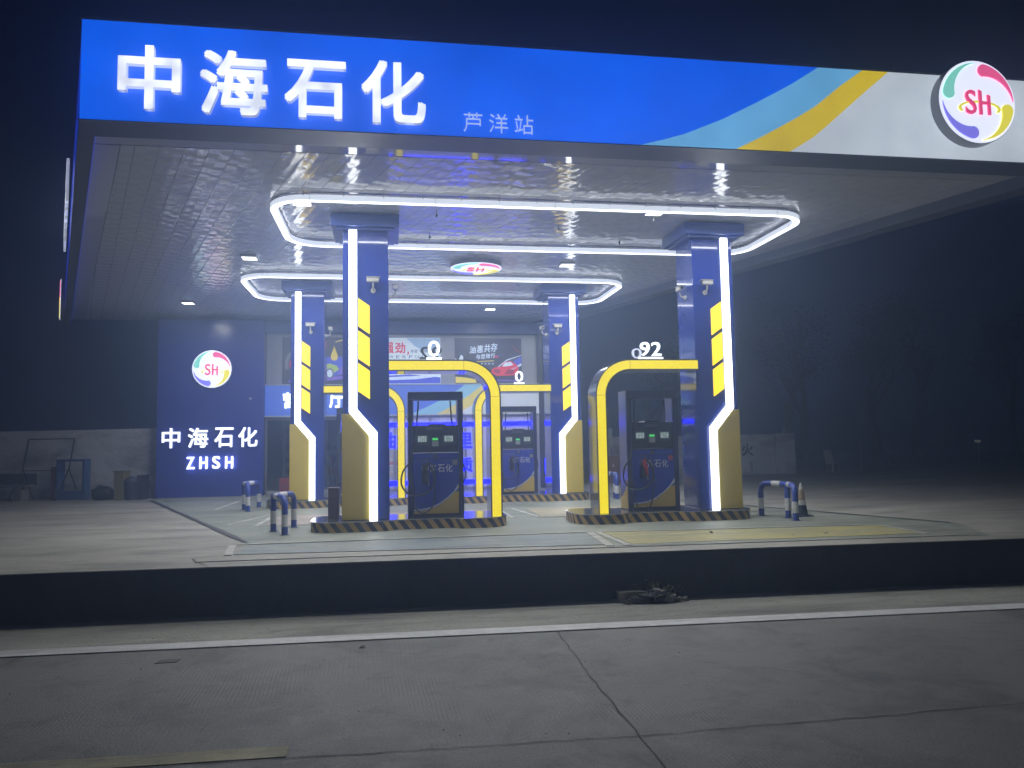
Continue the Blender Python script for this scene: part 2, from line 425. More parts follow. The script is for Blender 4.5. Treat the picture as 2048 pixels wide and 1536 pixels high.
jag('shoulder_joint', [(-2.2, 9.9), (-2.62, 10.75), (-2.3, 11.05)], .012, .0075, joint_m)

# painted paving under the canopy
pave = sheet('painted_paving', [(-2.2, 12.35), (-2.2, 12.2), (3.1, 12.15), (3.12, 10.4), (8.6, 9.98), (9.35, 11.5), (7.95, 15.3), (5.0, 24.25), (-6.9, 24.25), (-6.83, 23.3)], .004, pave_m)
sheet('bay_marking', [(-2.14, 11.02), (3.0, 10.55), (3.08, 12.0), (-2.14, 12.0)], .008, bay_blue)
sheet('bay_marking', [(3.36, 10.5), (7.85, 10.42), (7.92, 11.55), (3.36, 11.95)], .008, bay_yel)
sheet('bay_marking', [(-2.35, 14.95), (2.2, 14.95), (2.2, 16.9), (-2.35, 16.9)], .008, bay_pink)
sheet('bay_marking', [(2.95, 14.9), (7.6, 14.9), (7.0, 16.85), (2.95, 16.85)], .008, bay_tan)
def wline(pts, w=.09, z=.012):
    for (ax, ay), (bx, by) in zip(pts, pts[1:]):
        d = math.hypot(bx - ax, by - ay); nx, ny = -(by - ay) / d * w / 2, (bx - ax) / d * w / 2
        sheet('white_line_marking', [(ax - nx, ay - ny), (bx - nx, by - ny), (bx + nx, by + ny), (ax + nx, ay + ny)][::1], z, mark_white)
wline([(-2.5, 14.8), (2.3, 14.75)], .07); wline([(-2.5, 14.9), (-2.48, 17.0)]); wline([(2.35, 14.8), (2.33, 17.0)])
wline([(2.82, 14.75), (7.9, 14.55)], .07); wline([(2.86, 14.85), (2.66, 17.0)])
wline([(-4.16, 19.2), (-4.14, 22.0)]); wline([(-4.1, 19.1), (-2.9, 19.1)], .07)
wline([(-2.3, 12.12), (3.15, 12.1)], .07); wline([(3.15, 12.0), (3.02, 10.4)], .12); wline([(3.28, 12.0), (3.28, 10.4)], .10)
wline([(3.35, 12.02), (7.9, 11.66)], .06); wline([(7.97, 11.6), (7.9, 10.35)], .07)
wline([(-2.2, 10.95), (-2.35, 12.0)], .10); wline([(-3.1, 15.3), (-2.6, 17.2)], .06)
wline([(-2.5, 10.45), (8.4, 10.08)], .04)
# drain channel round the canopy
def channel(pts):
    for a, b in zip(pts, pts[1:]):
        jag('drain_channel', [a, b], .10, .0125, drain_m, .5, .002)
channel([(-6.83, 23.4), (-2.21, 12.35)]); channel([(9.24, 11.55), (7.88, 15.32)]); channel([(7.88, 15.32), (5.3, 22.8)])
# small stones and litter
st = MB()
for i in range(260):
    x = random.uniform(-5, 9)
    if random.random() < .55: y = random.uniform(8.6, 9.8); z = -.594
    elif random.random() < .5: y = random.uniform(4.2, 8.3); z = -.6
    else: y = random.uniform(10.1, 18); z = .004
    y += SL * (x - 1); r = random.uniform(.003, .009)
    st.add([(x - r, y - r * .7, z), (x + r, y - r * .8, z), (x + r * .8, y + r, z), (x - r * .6, y + r, z), (x, y, z + r)], [(0, 1, 4), (1, 2, 4), (2, 3, 4), (3, 0, 4)])
o = st.build('grit_debris', mat('grit', (.09, .085, .075), .9)); tag(o, kind='stuff', label='scattered grit and small stones on road and forecourt', cat='debris')
for (x, y, z, r) in [(4.92, 11.35, .012, .05), (6.5, 10.75, .012, .06), (5.95, 10.7, .012, .03), (-.3, 8.1, -.6, .045)]:
    mb = MB(); a = random.random() * 6
    mb.add([(r * math.cos(a + k * 1.26) * random.uniform(.5, 1), r * .6 * math.sin(a + k * 1.26), .001 + (.02 if k % 2 else 0)) for k in range(5)] + [(0, 0, .022)], [(k, (k + 1) % 5, 5) for k in range(5)])
    o = mb.build('dry_leaf', mat('dry_leaf', (.05, .04, .025), .8), loc=(x, y, z))
    tag(o, {4.92: 'dry leaf left of the centre of the yellow painted bay', 6.5: 'curled dry leaf in the right part of the yellow painted bay', 5.95: 'tiny dry leaf just left of the curled one on the yellow bay', -.3: 'dark dry leaf lying on the road below the white edge line'}[x], 'leaf', 'dry leaves on the ground')
def manhole(name, x, y, w, l, label):
    tag(MB().prism_xy([(-w, -l), (w, -l * .8), (w * 1.1, l), (-w * .8, l * .9)], 0, .004).build(name, mat('stain', (.05, .05, .05), .6), loc=(x, y, -.598)), kind='structure')
manhole('road_patch', -2.16, 8.0, .10, .06, '')

# ================================================================ CANOPY
ZL, ZT, ZC = 5.35, 6.57, 5.55
def lx(y): return -3.6 - .403 * (y - 9.33)
def rx(y): return 10.62 - .344 * (y - 9.33)
YB = 25.3
cn = thing('canopy', 'large flat station canopy with blue fascia and wavy metal strip ceiling', 'canopy', (0, 0, 0))
# ceiling
mb = MB(); mb.prism_xy([(lx(10.62) + .55, 10.62), (rx(10.62) - .9, 10.62), (rx(YB) - .5, YB - .02), (lx(YB) + .6, YB - .02)], ZC, ZC + .02); mb.build('ceiling', ceil_m, cn)
mb = MB()
mb.prism_xy([(lx(9.85) + .2, 9.85), (rx(9.85) - .4, 9.85), (rx(10.6) - .4, 10.6), (lx(10.6) + .2, 10.6)], ZC, ZC + .02)
mb.prism_xy([(lx(10.62) + .2, 10.62), (lx(10.62) + .54, 10.62), (lx(YB) + .59, YB - .02), (lx(YB) + .2, YB - .02)], ZC - .004, ZC + .02)
mb.prism_xy([(rx(10.62) - .89, 10.62), (rx(10.62) - .4, 10.62), (rx(YB) - .4, YB - .02), (rx(YB) - .49, YB - .02)], ZC - .004, ZC + .02)
mb.build('ceiling_trim', trim_gloss, cn)
mb = MB(); mb.prism_xy([(lx(9.4) + .03, 9.4), (rx(9.4) - .03, 9.4), (rx(YB) - .03, YB), (lx(YB) + .03, YB)], ZC + .025, ZT - .1); mb.build('roof', mat('roof_sheet', (.06, .07, .09), .6), cn)
# fascia boxes
mb = MB()
mb.prism_xy([(lx(9.34) , 9.34), (rx(9.34), 9.34), (rx(9.85) , 9.85), (lx(9.85), 9.85)], ZL, ZC + .02)
mb.prism_xy([(lx(9.852), 9.852), (lx(9.852) + .19, 9.852), (lx(YB) + .19, YB), (lx(YB), YB)], ZL, ZC + .02)
mb.prism_xy([(rx(9.852) - .39, 9.852), (rx(9.852), 9.852), (rx(YB), YB), (rx(YB) - .39, YB)], ZL, ZC + .02)
mb.build('fascia_lip', lip_paint, cn)
mb = MB()
mb.prism_xy([(lx(9.34) + .005, 9.345), (rx(9.34) - .005, 9.345), (rx(9.6) - .005, 9.6), (lx(9.6) + .005, 9.6)], ZC + .022, ZT)
mb.prism_xy([(rx(9.61) - .2, 9.61), (rx(9.61) - .005, 9.61), (rx(YB) - .005, YB), (rx(YB) - .2, YB)], ZC + .022, ZT)
mb.build('fascia_core', mat('fascia_core', (.05, .06, .1), .5), cn)
mb = MB(); mb.prism_xy([(lx(9.34), 9.345), (lx(9.34) + .2, 9.345), (lx(YB) + .2, YB), (lx(YB), YB)], ZL + .01, ZT)
mb.build('side_fascia', lightbox('side_fascia_blue', (.004, .03, .55), .55), cn)
C1 = [(3.27, 5.35), (3.60, 5.44), (3.89, 5.53), (4.43, 5.76), (4.97, 6.04), (5.44, 6.30), (5.86, 6.57)]
C2 = [(4.60, 5.35), (4.90, 5.50), (5.18, 5.65), (5.50, 5.83), (5.79, 6.01), (6.19, 6.33), (6.53, 6.57)]
C3 = [(5.38, 5.35), (5.55, 5.45), (5.74, 5.57), (5.95, 5.74), (6.17, 5.93), (6.52, 6.23), (6.93, 6.57)]
def panel(name, pts, m, y0=9.33, y1=9.344, parent=cn): return MB().prism_xz(pts, y0, y1).build(name, m, parent)
panel('blue_sheet', [(-3.6, 5.35)] + C1 + [(-3.6, 6.57)], fas_blue)
panel('light_blue_sheet', C2[:1] + C2[1:] + C1[::-1], fas_light)
panel('yellow_sheet', C3 + C2[::-1], fas_yel)
panel('white_sheet', [(C3[0])] + [(10.6, 5.35), (10.6, 6.57)] + C3[::-1][:-1], fas_white)
MB().box(-3.62, 10.62, 9.322, 9.36, 6.571, 6.60).box(-3.62, 10.62, 9.322, 9.338, 5.335, 5.349).build('fascia_edge', mat('edge_trim', (.35, .38, .42), .4), cn)

# fascia lettering: illuminated channel letters
nm = thing('station_letters', 'big bright white illuminated letters on the blue front fascia', 'letters', (0, 9.235, 5.35))
for ch, a, b, c, d in [('中', -3.16, -2.46, .12, .90), ('海', -2.24, -1.46, .10, .90), ('石', -1.26, -.53, .11, .84), ('化', -.34, .45, .09, .89)]:
    glyph(ch, a, b, c, d, 0, .07, [letter_led, letter_side], 'letter', nm, off=.023)
sm = thing('branch_letters', 'small thin pale letters low on the blue fascia', 'letters', (0, 9.31, 5.35))
for ch, a, b in [('芦', .93, 1.17), ('洋', 1.26, 1.50), ('站', 1.59, 1.83)]:
    glyph(ch, a, b, .065, .315, 0, .018, small_led, 'letter', sm, off=-.011)
# side lettering, seen at a grazing angle
ang = math.atan2(1.0, -.403) - math.pi            # local +x runs towards the front corner when seen from outside
sd = thing('side_letters', 'white lit letters on the left side fascia, seen edge-on', 'letters', (lx(25.0), 25.0, 5.35), ang)
for i, ch in enumerate('中海石化'):
    glyph(ch, 9.05 + i * 1.08, 9.85 + i * 1.08, .12, .92, -.10, .04, [letter_hot, letter_side], 'letter', sd, off=.027)

# logo discs -----------------------------------------------------
logo_c = {'green': (.22, .66, .55), 'red': (.85, .10, .28), 'blue': (.22, .20, .85), 'yellow': (.82, .74, .06), 'sh': (.80, .06, .20), 'white': (.80, .84, 1.0)}
LM = {}
for k, v in logo_c.items(): LM[k] = mat('logo_' + k, v, .3, emit=v, es=.95 if k != 'white' else 1.15)
def drop(parent, a0, key, y, name='swoosh'):
    outer, inner = [], []
    N = 16
    for i in range(N + 1):
        t = i / N; a = R(a0 + 74 * t)
        outer.append((.925 * math.cos(a), .925 * math.sin(a)))
        w = .30 * (t ** 1.15) * (1 - .0 * t); ai = R(a0 + 74 * t)
        inner.append(((.925 - w) * math.cos(ai), (.925 - w) * math.sin(ai)))
    a = R(a0 + 74); cx, cy = .775 * math.cos(a), .775 * math.sin(a)
    cap = [(cx + .15 * math.cos(a + R(q)), cy + .15 * math.sin(a + R(q))) for q in range(15, 180, 15)]
    MB().prism_xz(outer + cap + inner[::-1][:-1], y, y + .03).build(name, LM[key], parent)
def logo(label, loc, r, depth=.12, rot=None, halo=True):
    t = thing('logo_sign', label, 'sign', loc, 0, 'round SH logo discs'); t.scale = (r, r, r)
    if rot: t.rotation_euler = rot
    d = depth / r
    n = 56; pts = [(math.cos(2 * math.pi * k / n), math.sin(2 * math.pi * k / n)) for k in range(n)]
    MB().prism_xz(pts, 0, d).build('rim', mat('logo_rim', (.30, .31, .33), .35, metal=.3), t)
    pf = [(x * .985, z * .985) for x, z in pts]
    MB().prism_xz(pf, -.02, -.001).build('face', LM['white'], t)
    for a0, k in ((92, 'green'), (2, 'red'), (-88, 'yellow'), (182, 'blue')): drop(t, a0, k, -.052)
    # orbit ellipse (open) and the letters SH
    o_, i_ = [], []
    for k in range(0, 41):
        a = R(-28 + 236 * k / 40); w = .045 * (.35 + .65 * math.sin(math.pi * k / 40) if False else 1)
        o_.append((.03 + .55 * math.cos(a), -.17 + .185 * math.sin(a))); i_.append((.03 + (.55 - .075 * (.25 + .75 * abs(math.cos(a)))) * math.cos(a), -.17 + (.185 - .045) * math.sin(a)))
    MB().ribbon_xz(o_, i_, -.045, -.021).build('orbit', LM['yellow'], t)
    glyph('S', -.34, -.06, -.32, .26, -.06, .035, LM['sh'], 'letter', t, off=.008)
    hb = MB(); hb.prism_xz([(.01, -.32), (.09, -.32), (.09, -.07), (.235, -.07), (.235, -.32), (.31, -.32), (.31, .14), (.235, .17), (.235, .0), (.09, .0), (.09, .24), (.01, .28)], -.06, -.025)
    hb.build('letter', LM['sh'], t)
    return t
logo('big round lit logo disc at the right end of the front fascia', (8.13, 9.13, 6.11), .60, .16)
logo('round lit logo disc on the blue shop pylon wall', (-5.37, 24.12, 3.88), .58, .10)
lg = logo('flat round logo disc lying under the canopy ceiling', (1.93, 16.93, 5.45), .59, .10, rot=(R(-90), 0, 0))
lg.rotation_euler = (R(90), 0, 0)
logo('lit logo disc on the left side fascia, seen edge-on', (lx(24.2) - .12, 24.2, 5.98), .62, .12, rot=(0, 0, ang))

# ---------------------------------------------------------------- light rings
def round_rect(x0, x1, y0, y1, r, n=9):
    pts = []
    for cx, cy, a0 in ((x1 - r, y0 + r, -90), (x1 - r, y1 - r, 0), (x0 + r, y1 - r, 90), (x0 + r, y0 + r, 180)):
        for k in range(n + 1):
            a = R(a0 + 90 * k / n); pts.append((cx + r * math.cos(a), cy + r * math.sin(a)))
    return pts
def closed_sweep(mb, outer, inner, z0, z1, mi=0):
    n = len(outer)
    vs = [(x, y, z0) for x, y in outer] + [(x, y, z0) for x, y in inner] + [(x, y, z1) for x, y in outer] + [(x, y, z1) for x, y in inner]
    fs = []; m = []
    for i in range(n):
        j = (i + 1) % n
        fs = [(i, n + i, n + j, j)]; mb_base = None
        mb.f.append([len(mb.v) + q for q in (i, n + i, n + j, j)]); mb.mi.append(0); mb.sm.append(False)
        mb.f.append([len(mb.v) + q for q in (2 * n + i, 2 * n + j, 3 * n + j, 3 * n + i)]); mb.mi.append(0); mb.sm.append(False)
        mb.f.append([len(mb.v) + q for q in (i, j, 2 * n + j, 2 * n + i)]); mb.mi.append(1); mb.sm.append(False)
        mb.f.append([len(mb.v) + q for q in (n + i, 3 * n + i, 3 * n + j, n + j)]); mb.mi.append(1); mb.sm.append(False)
    mb.v += vs
def ring(label, x0, x1, y0, y1):
    t = thing('ring_light', label, 'light', ((x0 + x1) / 2, (y0 + y1) / 2, 5.40), 0, 'rounded rectangular ring lights under the canopy')
    a, b = (x1 - x0) / 2, (y1 - y0) / 2
    mb = MB(); closed_sweep(mb, round_rect(-a, a, -b, b, .68, 14), round_rect(-a + .11, a - .11, -b + .11, b - .11, .57, 14), 0, .085)
    mb.build('diffuser', [ring_led, ring_side], t, bevel=0)
    mb = MB(); closed_sweep(mb, round_rect(-a + .01, a - .01, -b + .01, b - .01, .67, 14), round_rect(-a + .10, a - .10, -b + .10, b - .10, .58, 14), .087, .125); mb.build('housing', [steel_dark, steel_dark], t)
    # thin joints and hangers
    jm = mat('joint_grey', (.35, .38, .45), .5)
    nx = int((2 * a - 1.4) / 1.85)
    for k in range(nx + 1):
        x = -a + .7 + (2 * a - 1.4) * k / nx
        for yy in (-b, b - .11): MB().box(x - .004, x + .004, yy - .003, yy + .113, -.003, .09).build('joint', jm, t)
    for yy in (-b + .7, b - .7):
        for xx in (-a, a - .11): MB().box(xx - .003, xx + .113, yy - .004, yy + .004, -.003, .09).build('joint', jm, t)
    n2 = int((2 * a - 1.2) / .62)
    for k in range(n2 + 1):
        x = -a + .6 + (2 * a - 1.2) * k / n2
        for yy in (-b - .006, b - .104): MB().tube([(x, yy, .07), (x, yy, .149)], .008, 5).build('hanger', steel, t)
    return t
ring('nearer large rounded ring light, just behind the front fascia', -1.97, 7.47, 12.23, 15.18)
ring('farther rounded ring light above the back pair of columns', -3.51, 5.87, 17.97, 20.98)

# downlights
dl = thing('downlight', 'square downlight at the left end of the near ring light', 'light', (-1.45, 12.72, 5.505), 0, 'small square ceiling downlights')
MB().box(-.145, .145, -.145, .145, -.003, .0).build('lens', down_led, dl)
MB().box(-.165, .165, -.165, .165, .001, .045).box(-.165, -.147, -.165, .165, -.008, .0).box(.147, .165, -.165, .165, -.008, .0).box(-.146, .146, -.165, -.147, -.008, .0).box(-.146, .146, .147, .165, -.008, .0).build('frame', steel, dl)
for x, y, l in [(4.66, 12.65, 'square downlight at the right part of the near ring light'), (-2.97, 16.64, 'square downlight left of centre between the two ring lights'),
                (3.99, 16.70, 'square downlight right of the ceiling logo disc'), (-5.55, 22.0, 'square downlight nearest the blue shop pylon wall'), (2.97, 22.45, 'square downlight near the shop above the second poster')]:
    dup(dl, (x, y, 5.505), l)
# sprinkler heads
sp = thing('smoke_detector', 'tiny ceiling sensor inside the near ring, nearest the front', 'sensor', (.81, 13.1, 5.40), 0, 'small sensors hanging from the ceiling')
MB().tube([(0, 0, .10), (0, 0, .15)], .009, 8).build('stem', grey_pl, sp)
MB().lathe([(.008, .04), (.018, .05), (.022, .08), (.015, .10)], 12).build('head', grey_pl, sp)
for x, y, l in [(.76, 14.5, 'thin ceiling sensor between the column and the near ring back bar'), (3.14, 13.7, 'tiny ceiling sensor in the middle of the near ring'), (3.21, 18.8, 'tiny ceiling sensor inside the far ring'),
                (4.73, 12.95, 'tiny ceiling sensor just below the right downlight'), (4.6, 14.6, 'thin ceiling sensor right of centre at the near ring back bar')]:
    dup(sp, (x, y, 5.40), l)

# ---------------------------------------------------------------- columns
def column(label, loc, mir, back=False):
    W = .80; H = 5.14
    t = thing('canopy_column', label, 'column', loc, 0, 'blue clad columns carrying the canopy')
    fx = (lambda x: W - x) if mir else (lambda x: x)
    def poly(pts): q = [(fx(x), z - .18) for x, z in pts]; return q[::-1] if mir else q
    MB().box(0, W, 0, .80, 0, H - .01).build('shaft', blue_gloss, t, bevel=.012)
    MB().box(-.20, W + .19, -.20, 1.0, H - .01, H + .205).build('cap', blue_cap, t, bevel=.01)
    MB().box(-.11, W + .10, -.11, .91, H - .05, H - .012).build('cap_step', blue_cap, t)
    # gold lower panel
    g = MB().prism_xz(poly([(-.008, .19), (.47, .19), (.47, 1.64), (.12, 2.02), (-.008, 2.02)]), -.03, -.001); g.build('gold_panel', gold, t, bevel=.004)
    xs = sorted((fx(-.012), fx(-.001)))
    MB().box(xs[0], xs[1], -.03, .60, .01, 1.84).build('gold_side_panel', gold, t)
    # light strip with a kink
    a = poly([(.11, .0 + 5.27), (.11, 2.045), (.455, 1.635), (.455, .185)]); b = poly([(.25, 5.27), (.25, 2.10), (.595, 1.695), (.595, .185)])
    if mir: a, b = a[::-1], b[::-1]
    mb = MB(); mb.ribbon_xz(a, b, -.075, -.032) if not mir else mb.ribbon_xz(b, a, -.075, -.032)
    mb.mi = [0 if i % 4 == 0 and i < len(mb.f) - 2 else 1 for i in range(len(mb.f))]
    o = mb.build('light_strip', [white_led, white_led_side], t)
    mb = MB(); sx = sorted((fx(.105), fx(.255)))
    for z in (4.0, 3.0): mb.box(sx[0], sx[1], -.0765, -.03, z - .18, z - .176)
    mb.build('strip_joint', mat('strip_joint', (.5, .52, .6), .5), t)
    bx = sorted((fx(.095), fx(.265)))
    MB().box(bx[0], bx[1], -.031, -.001, 1.98, 5.10).build('strip_tray', blue_cap, t)
    for k in range(3):
        z = 4.06 - .575 * k
        mb = MB().prism_xz(poly([(.268, z - .50), (.468, z - .64), (.468, z - .14), (.268, z)]), -.045, -.001)
        mb.build('light_panel', yel_led, t, bevel=.006)
    return t
column('front left blue column with white light strip and gold foot', (-.83, 13.5, .18), False)
column('front right blue column beside the 92 arch', (5.63, 13.4, .18), True)
column('back left blue column, half in front of the shop door', (-2.42, 19.1, .18), False)
column('back right blue column before the corner of the shop', (4.03, 19.0, .18), True)

# CCTV cameras
def cctv(label, loc, rz, yaw=0):
    t = thing('security_camera', label, 'camera', loc, rz, 'security cameras on the columns')
    MB().tube([(0, 0, -.10), (0, -.03, -.10)], .045, 14).build('mount', cam_white, t)
    MB().tube([(0, -.03, -.10), (0, -.10, -.08), (0, -.12, -.02), (0, -.12, .03)], .016, 8).build('arm', cam_white, t)
    c = MB(); c.box(-.11, .10, -.165, -.075, .03, .11); b = c.build('housing', cam_white, t, bevel=.012); 
    MB().box(-.115, .13, -.175, -.065, .112, .12).build('sunshield', cam_white, t)
    MB().tube([(.10, -.12, .07), (.115, -.12, .07)], .03, 12).build('lens', black, t)
    return t
cctv('white camera on the face of the front left column', (-.30, 13.5, 4.30), 0)
cctv('dark camera on the right side of the front left column', (-.03, 13.9, 4.27), R(90))
cctv('white camera on the face of the front right column', (5.86, 13.4, 4.33), R(0)).scale = (-1, 1, 1)
cctv('camera on the left side of the front right column', (5.63, 13.75, 4.30), R(-90))
cctv('white camera on the face of the back left column', (-1.94, 19.1, 4.38), 0)
cctv('small camera on the right side of the back left column', (-1.62, 19.5, 4.35), R(90))
cctv('white camera on the face of the back right column', (4.24, 19.0, 4.38), 0).scale = (-1, 1, 1)
cctv('small camera on the left side of the back right column', (4.03, 19.3, 4.38), R(-90))

# ---------------------------------------------------------------- islands
def island(label, loc, L, mir=False):
    """dog-bone kerb: wide ends under column and arch, narrower waist under the dispenser"""
    t = thing('pump_island', label, 'island', loc, 0, 'raised pump islands with striped kerbs')
    hw, nw = .68, .52
    top = []
    def arc(cx, cy, r, a0, a1, n=8): return [(cx + r * math.cos(R(a0 + (a1 - a0) * k / n)), cy + r * math.sin(R(a0 + (a1 - a0) * k / n))) for k in range(n + 1)]
    cA, cB = L * .38, L * .71
    front = arc(.42, -hw + .42, .42, 180, 270) + [(cA - .05, -hw), (cA + .18, -nw), (cB, -nw), (cB + .16, -hw)] + arc(L - .42, -hw + .42, .42, 270, 360)
    pts = front + [(x, -y) for x, y in front[::-1]]
    if mir: pts = [(L - x, y) for x, y in pts][::-1]
    # slab
    n = len(pts); z0, z1 = .0, .165
    vs = [(x, y, z0) for x, y in pts] + [(x, y, z1) for x, y in pts]
    fs = [(i, (i + 1) % n, n + (i + 1) % n, n + i) for i in range(n)]
    me = bpy.data.meshes.new('kerb'); me.from_pydata(vs, [], fs); me.materials.append(hazard)
    uvl = me.uv_layers.new(name='UVMap'); acc = [0]
    for i in range(n): a = pts[i]; b = pts[(i + 1) % n]; acc.append(acc[-1] + math.hypot(b[0] - a[0], b[1] - a[1]))
    for p in me.polygons:
        i = p.index; us = [(acc[i], z0), (acc[i + 1], z0), (acc[i + 1], z1), (acc[i], z1)]
        for li, u in zip(p.loop_indices, us): uvl.data[li].uv = u
    me.update(); o = bpy.data.objects.new('kerb', me); COL.objects.link(o); o.parent = t
    big = [(x + (.012 if x > L / 2 else -.012), y * 1.018) for x, y in pts]
    MB().prism_xy(big, .1655, .18).build('top_plate', steel, t, bevel=.004)
    return t
island('front left pump island carrying the arch marked 0', (-1.38, 13.95, 0), 3.42)
island('front right pump island carrying the arch marked 92', (3.25, 13.8, 0), 3.36, True)
island('back left pump island behind the front left one', (-2.98, 19.5, 0), 3.42)
island('back right pump island in front of the shop windows', (1.62, 19.45, 0), 3.40, True)

# ---------------------------------------------------------------- arches
frame_m = mat('arch_polished_frame', (.16, .16, .19), .07, metal=.75, spec=.7)
rim_m = mat('arch_rim_dark', (.045, .045, .045), .4)
def arch(label, loc, mir, z1=2.78):
    t = thing('light_arch', label, 'arch', loc, 0, 'yellow lit arches over the pumps')
    L = 1.97; Rd = .66; H = z1
    def path(o, n=14):
        pts = [(0.0, H - o), (L - Rd, H - o)]
        for k in range(1, n + 1):
            a = R(90 - 90 * k / n); pts.append((L - Rd + (Rd - o) * math.cos(a), H - Rd + (Rd - o) * math.sin(a)))
        pts.append((L - o, 0.0))
        return [(-x, z) for x, z in pts] if mir else pts
    def rb(o1, o2, y0, y1, nm, m, bev=0):
        a, b = path(o1), path(o2); mb = MB()
        mb.ribbon_xz(a, b, y0, y1) if not mir else mb.ribbon_xz(b, a, y0, y1)
        return mb.build(nm, m, t, bevel=bev)
    rb(0, .205, .004, .56, 'frame', frame_m)
    rb(0, .02, -.012, .003, 'rim', rim_m); rb(.185, .205, -.012, .003, 'rim', rim_m)
    rb(.024, .181, -.006, .003, 'light_strip', arch_led)
    mb = MB()
    s = -1 if mir else 1
    mb.box(min(s * (L - Rd), s * (L - Rd) + .005), max(s * (L - Rd), s * (L - Rd) + .005), -.0075, 0, H - .18, H - .025)
    xa = sorted((s * (L - .18), s * (L - .026))); mb.box(xa[0], xa[1], -.0075, 0, H - Rd, H - Rd + .005)
    mb.build('strip_joint', rim_m, t)
    rb(.024, .181, .561, .566, 'rear_light_strip', arch_led)
    return t
arch('front left yellow arch with a lit 0 on top', (-.03, 13.4, .18), False)
arch('front right yellow arch with a lit 92 on top', (5.63, 13.3, .18), True)
arch('back left yellow arch, mostly hidden by the front column', (-1.62, 19.0, .18), False)
arch('back right yellow arch with a small 0, next to the back column', (4.03, 18.9, .18), True)
# number signs on the arches
dark_side = mat('sign_back', (.02, .02, .024), .4)
def number(label, txt, x0, x1, z0, z1, y, ms, mirror=False, off=.004, ul=True, uw=.05):
    t = thing('number_sign', label, 'sign', (0, y, z0), 0, 'octane numbers standing on the arches')
    n = len(txt); w = (x1 - x0 - .04 * (n - 1)) / n
    seq = txt[::-1] if mirror else txt
    for i, ch in enumerate(seq):
        glyph(ch, x0 + i * (w + .04), x0 + i * (w + .04) + w, .06, z1 - z0, 0, .05, ms, 'digit', t, off=off, mirror=mirror)
    if ul: MB().box(x0 - .03, x1 + .03, 0, .05, 0, .035).build('base_bar', ms[0], t)
    return t
number('bright white 0 on top of the front left arch', '0', .655, .865, 2.965, 3.30, 13.42, [letter_hot, letter_hot])
number('dark unlit back of the number behind the bright 0', '92', .52, .93, 2.965, 3.25, 13.85, [dark_side, dark_side], True)
number('bright white 92 on top of the front right arch', '92', 4.54, 4.94, 2.965, 3.28, 13.32, [letter_hot, letter_hot])
number('grey back of the 0 showing left of the bright 92', '0', 4.52, 4.72, 2.965, 3.22, 13.78, [letter_side, grey_pl], True, ul=False)
number('small bright 0 on top of the back right arch', '0', 3.12, 3.32, 2.965, 3.29, 18.92, [letter_hot, letter_hot])

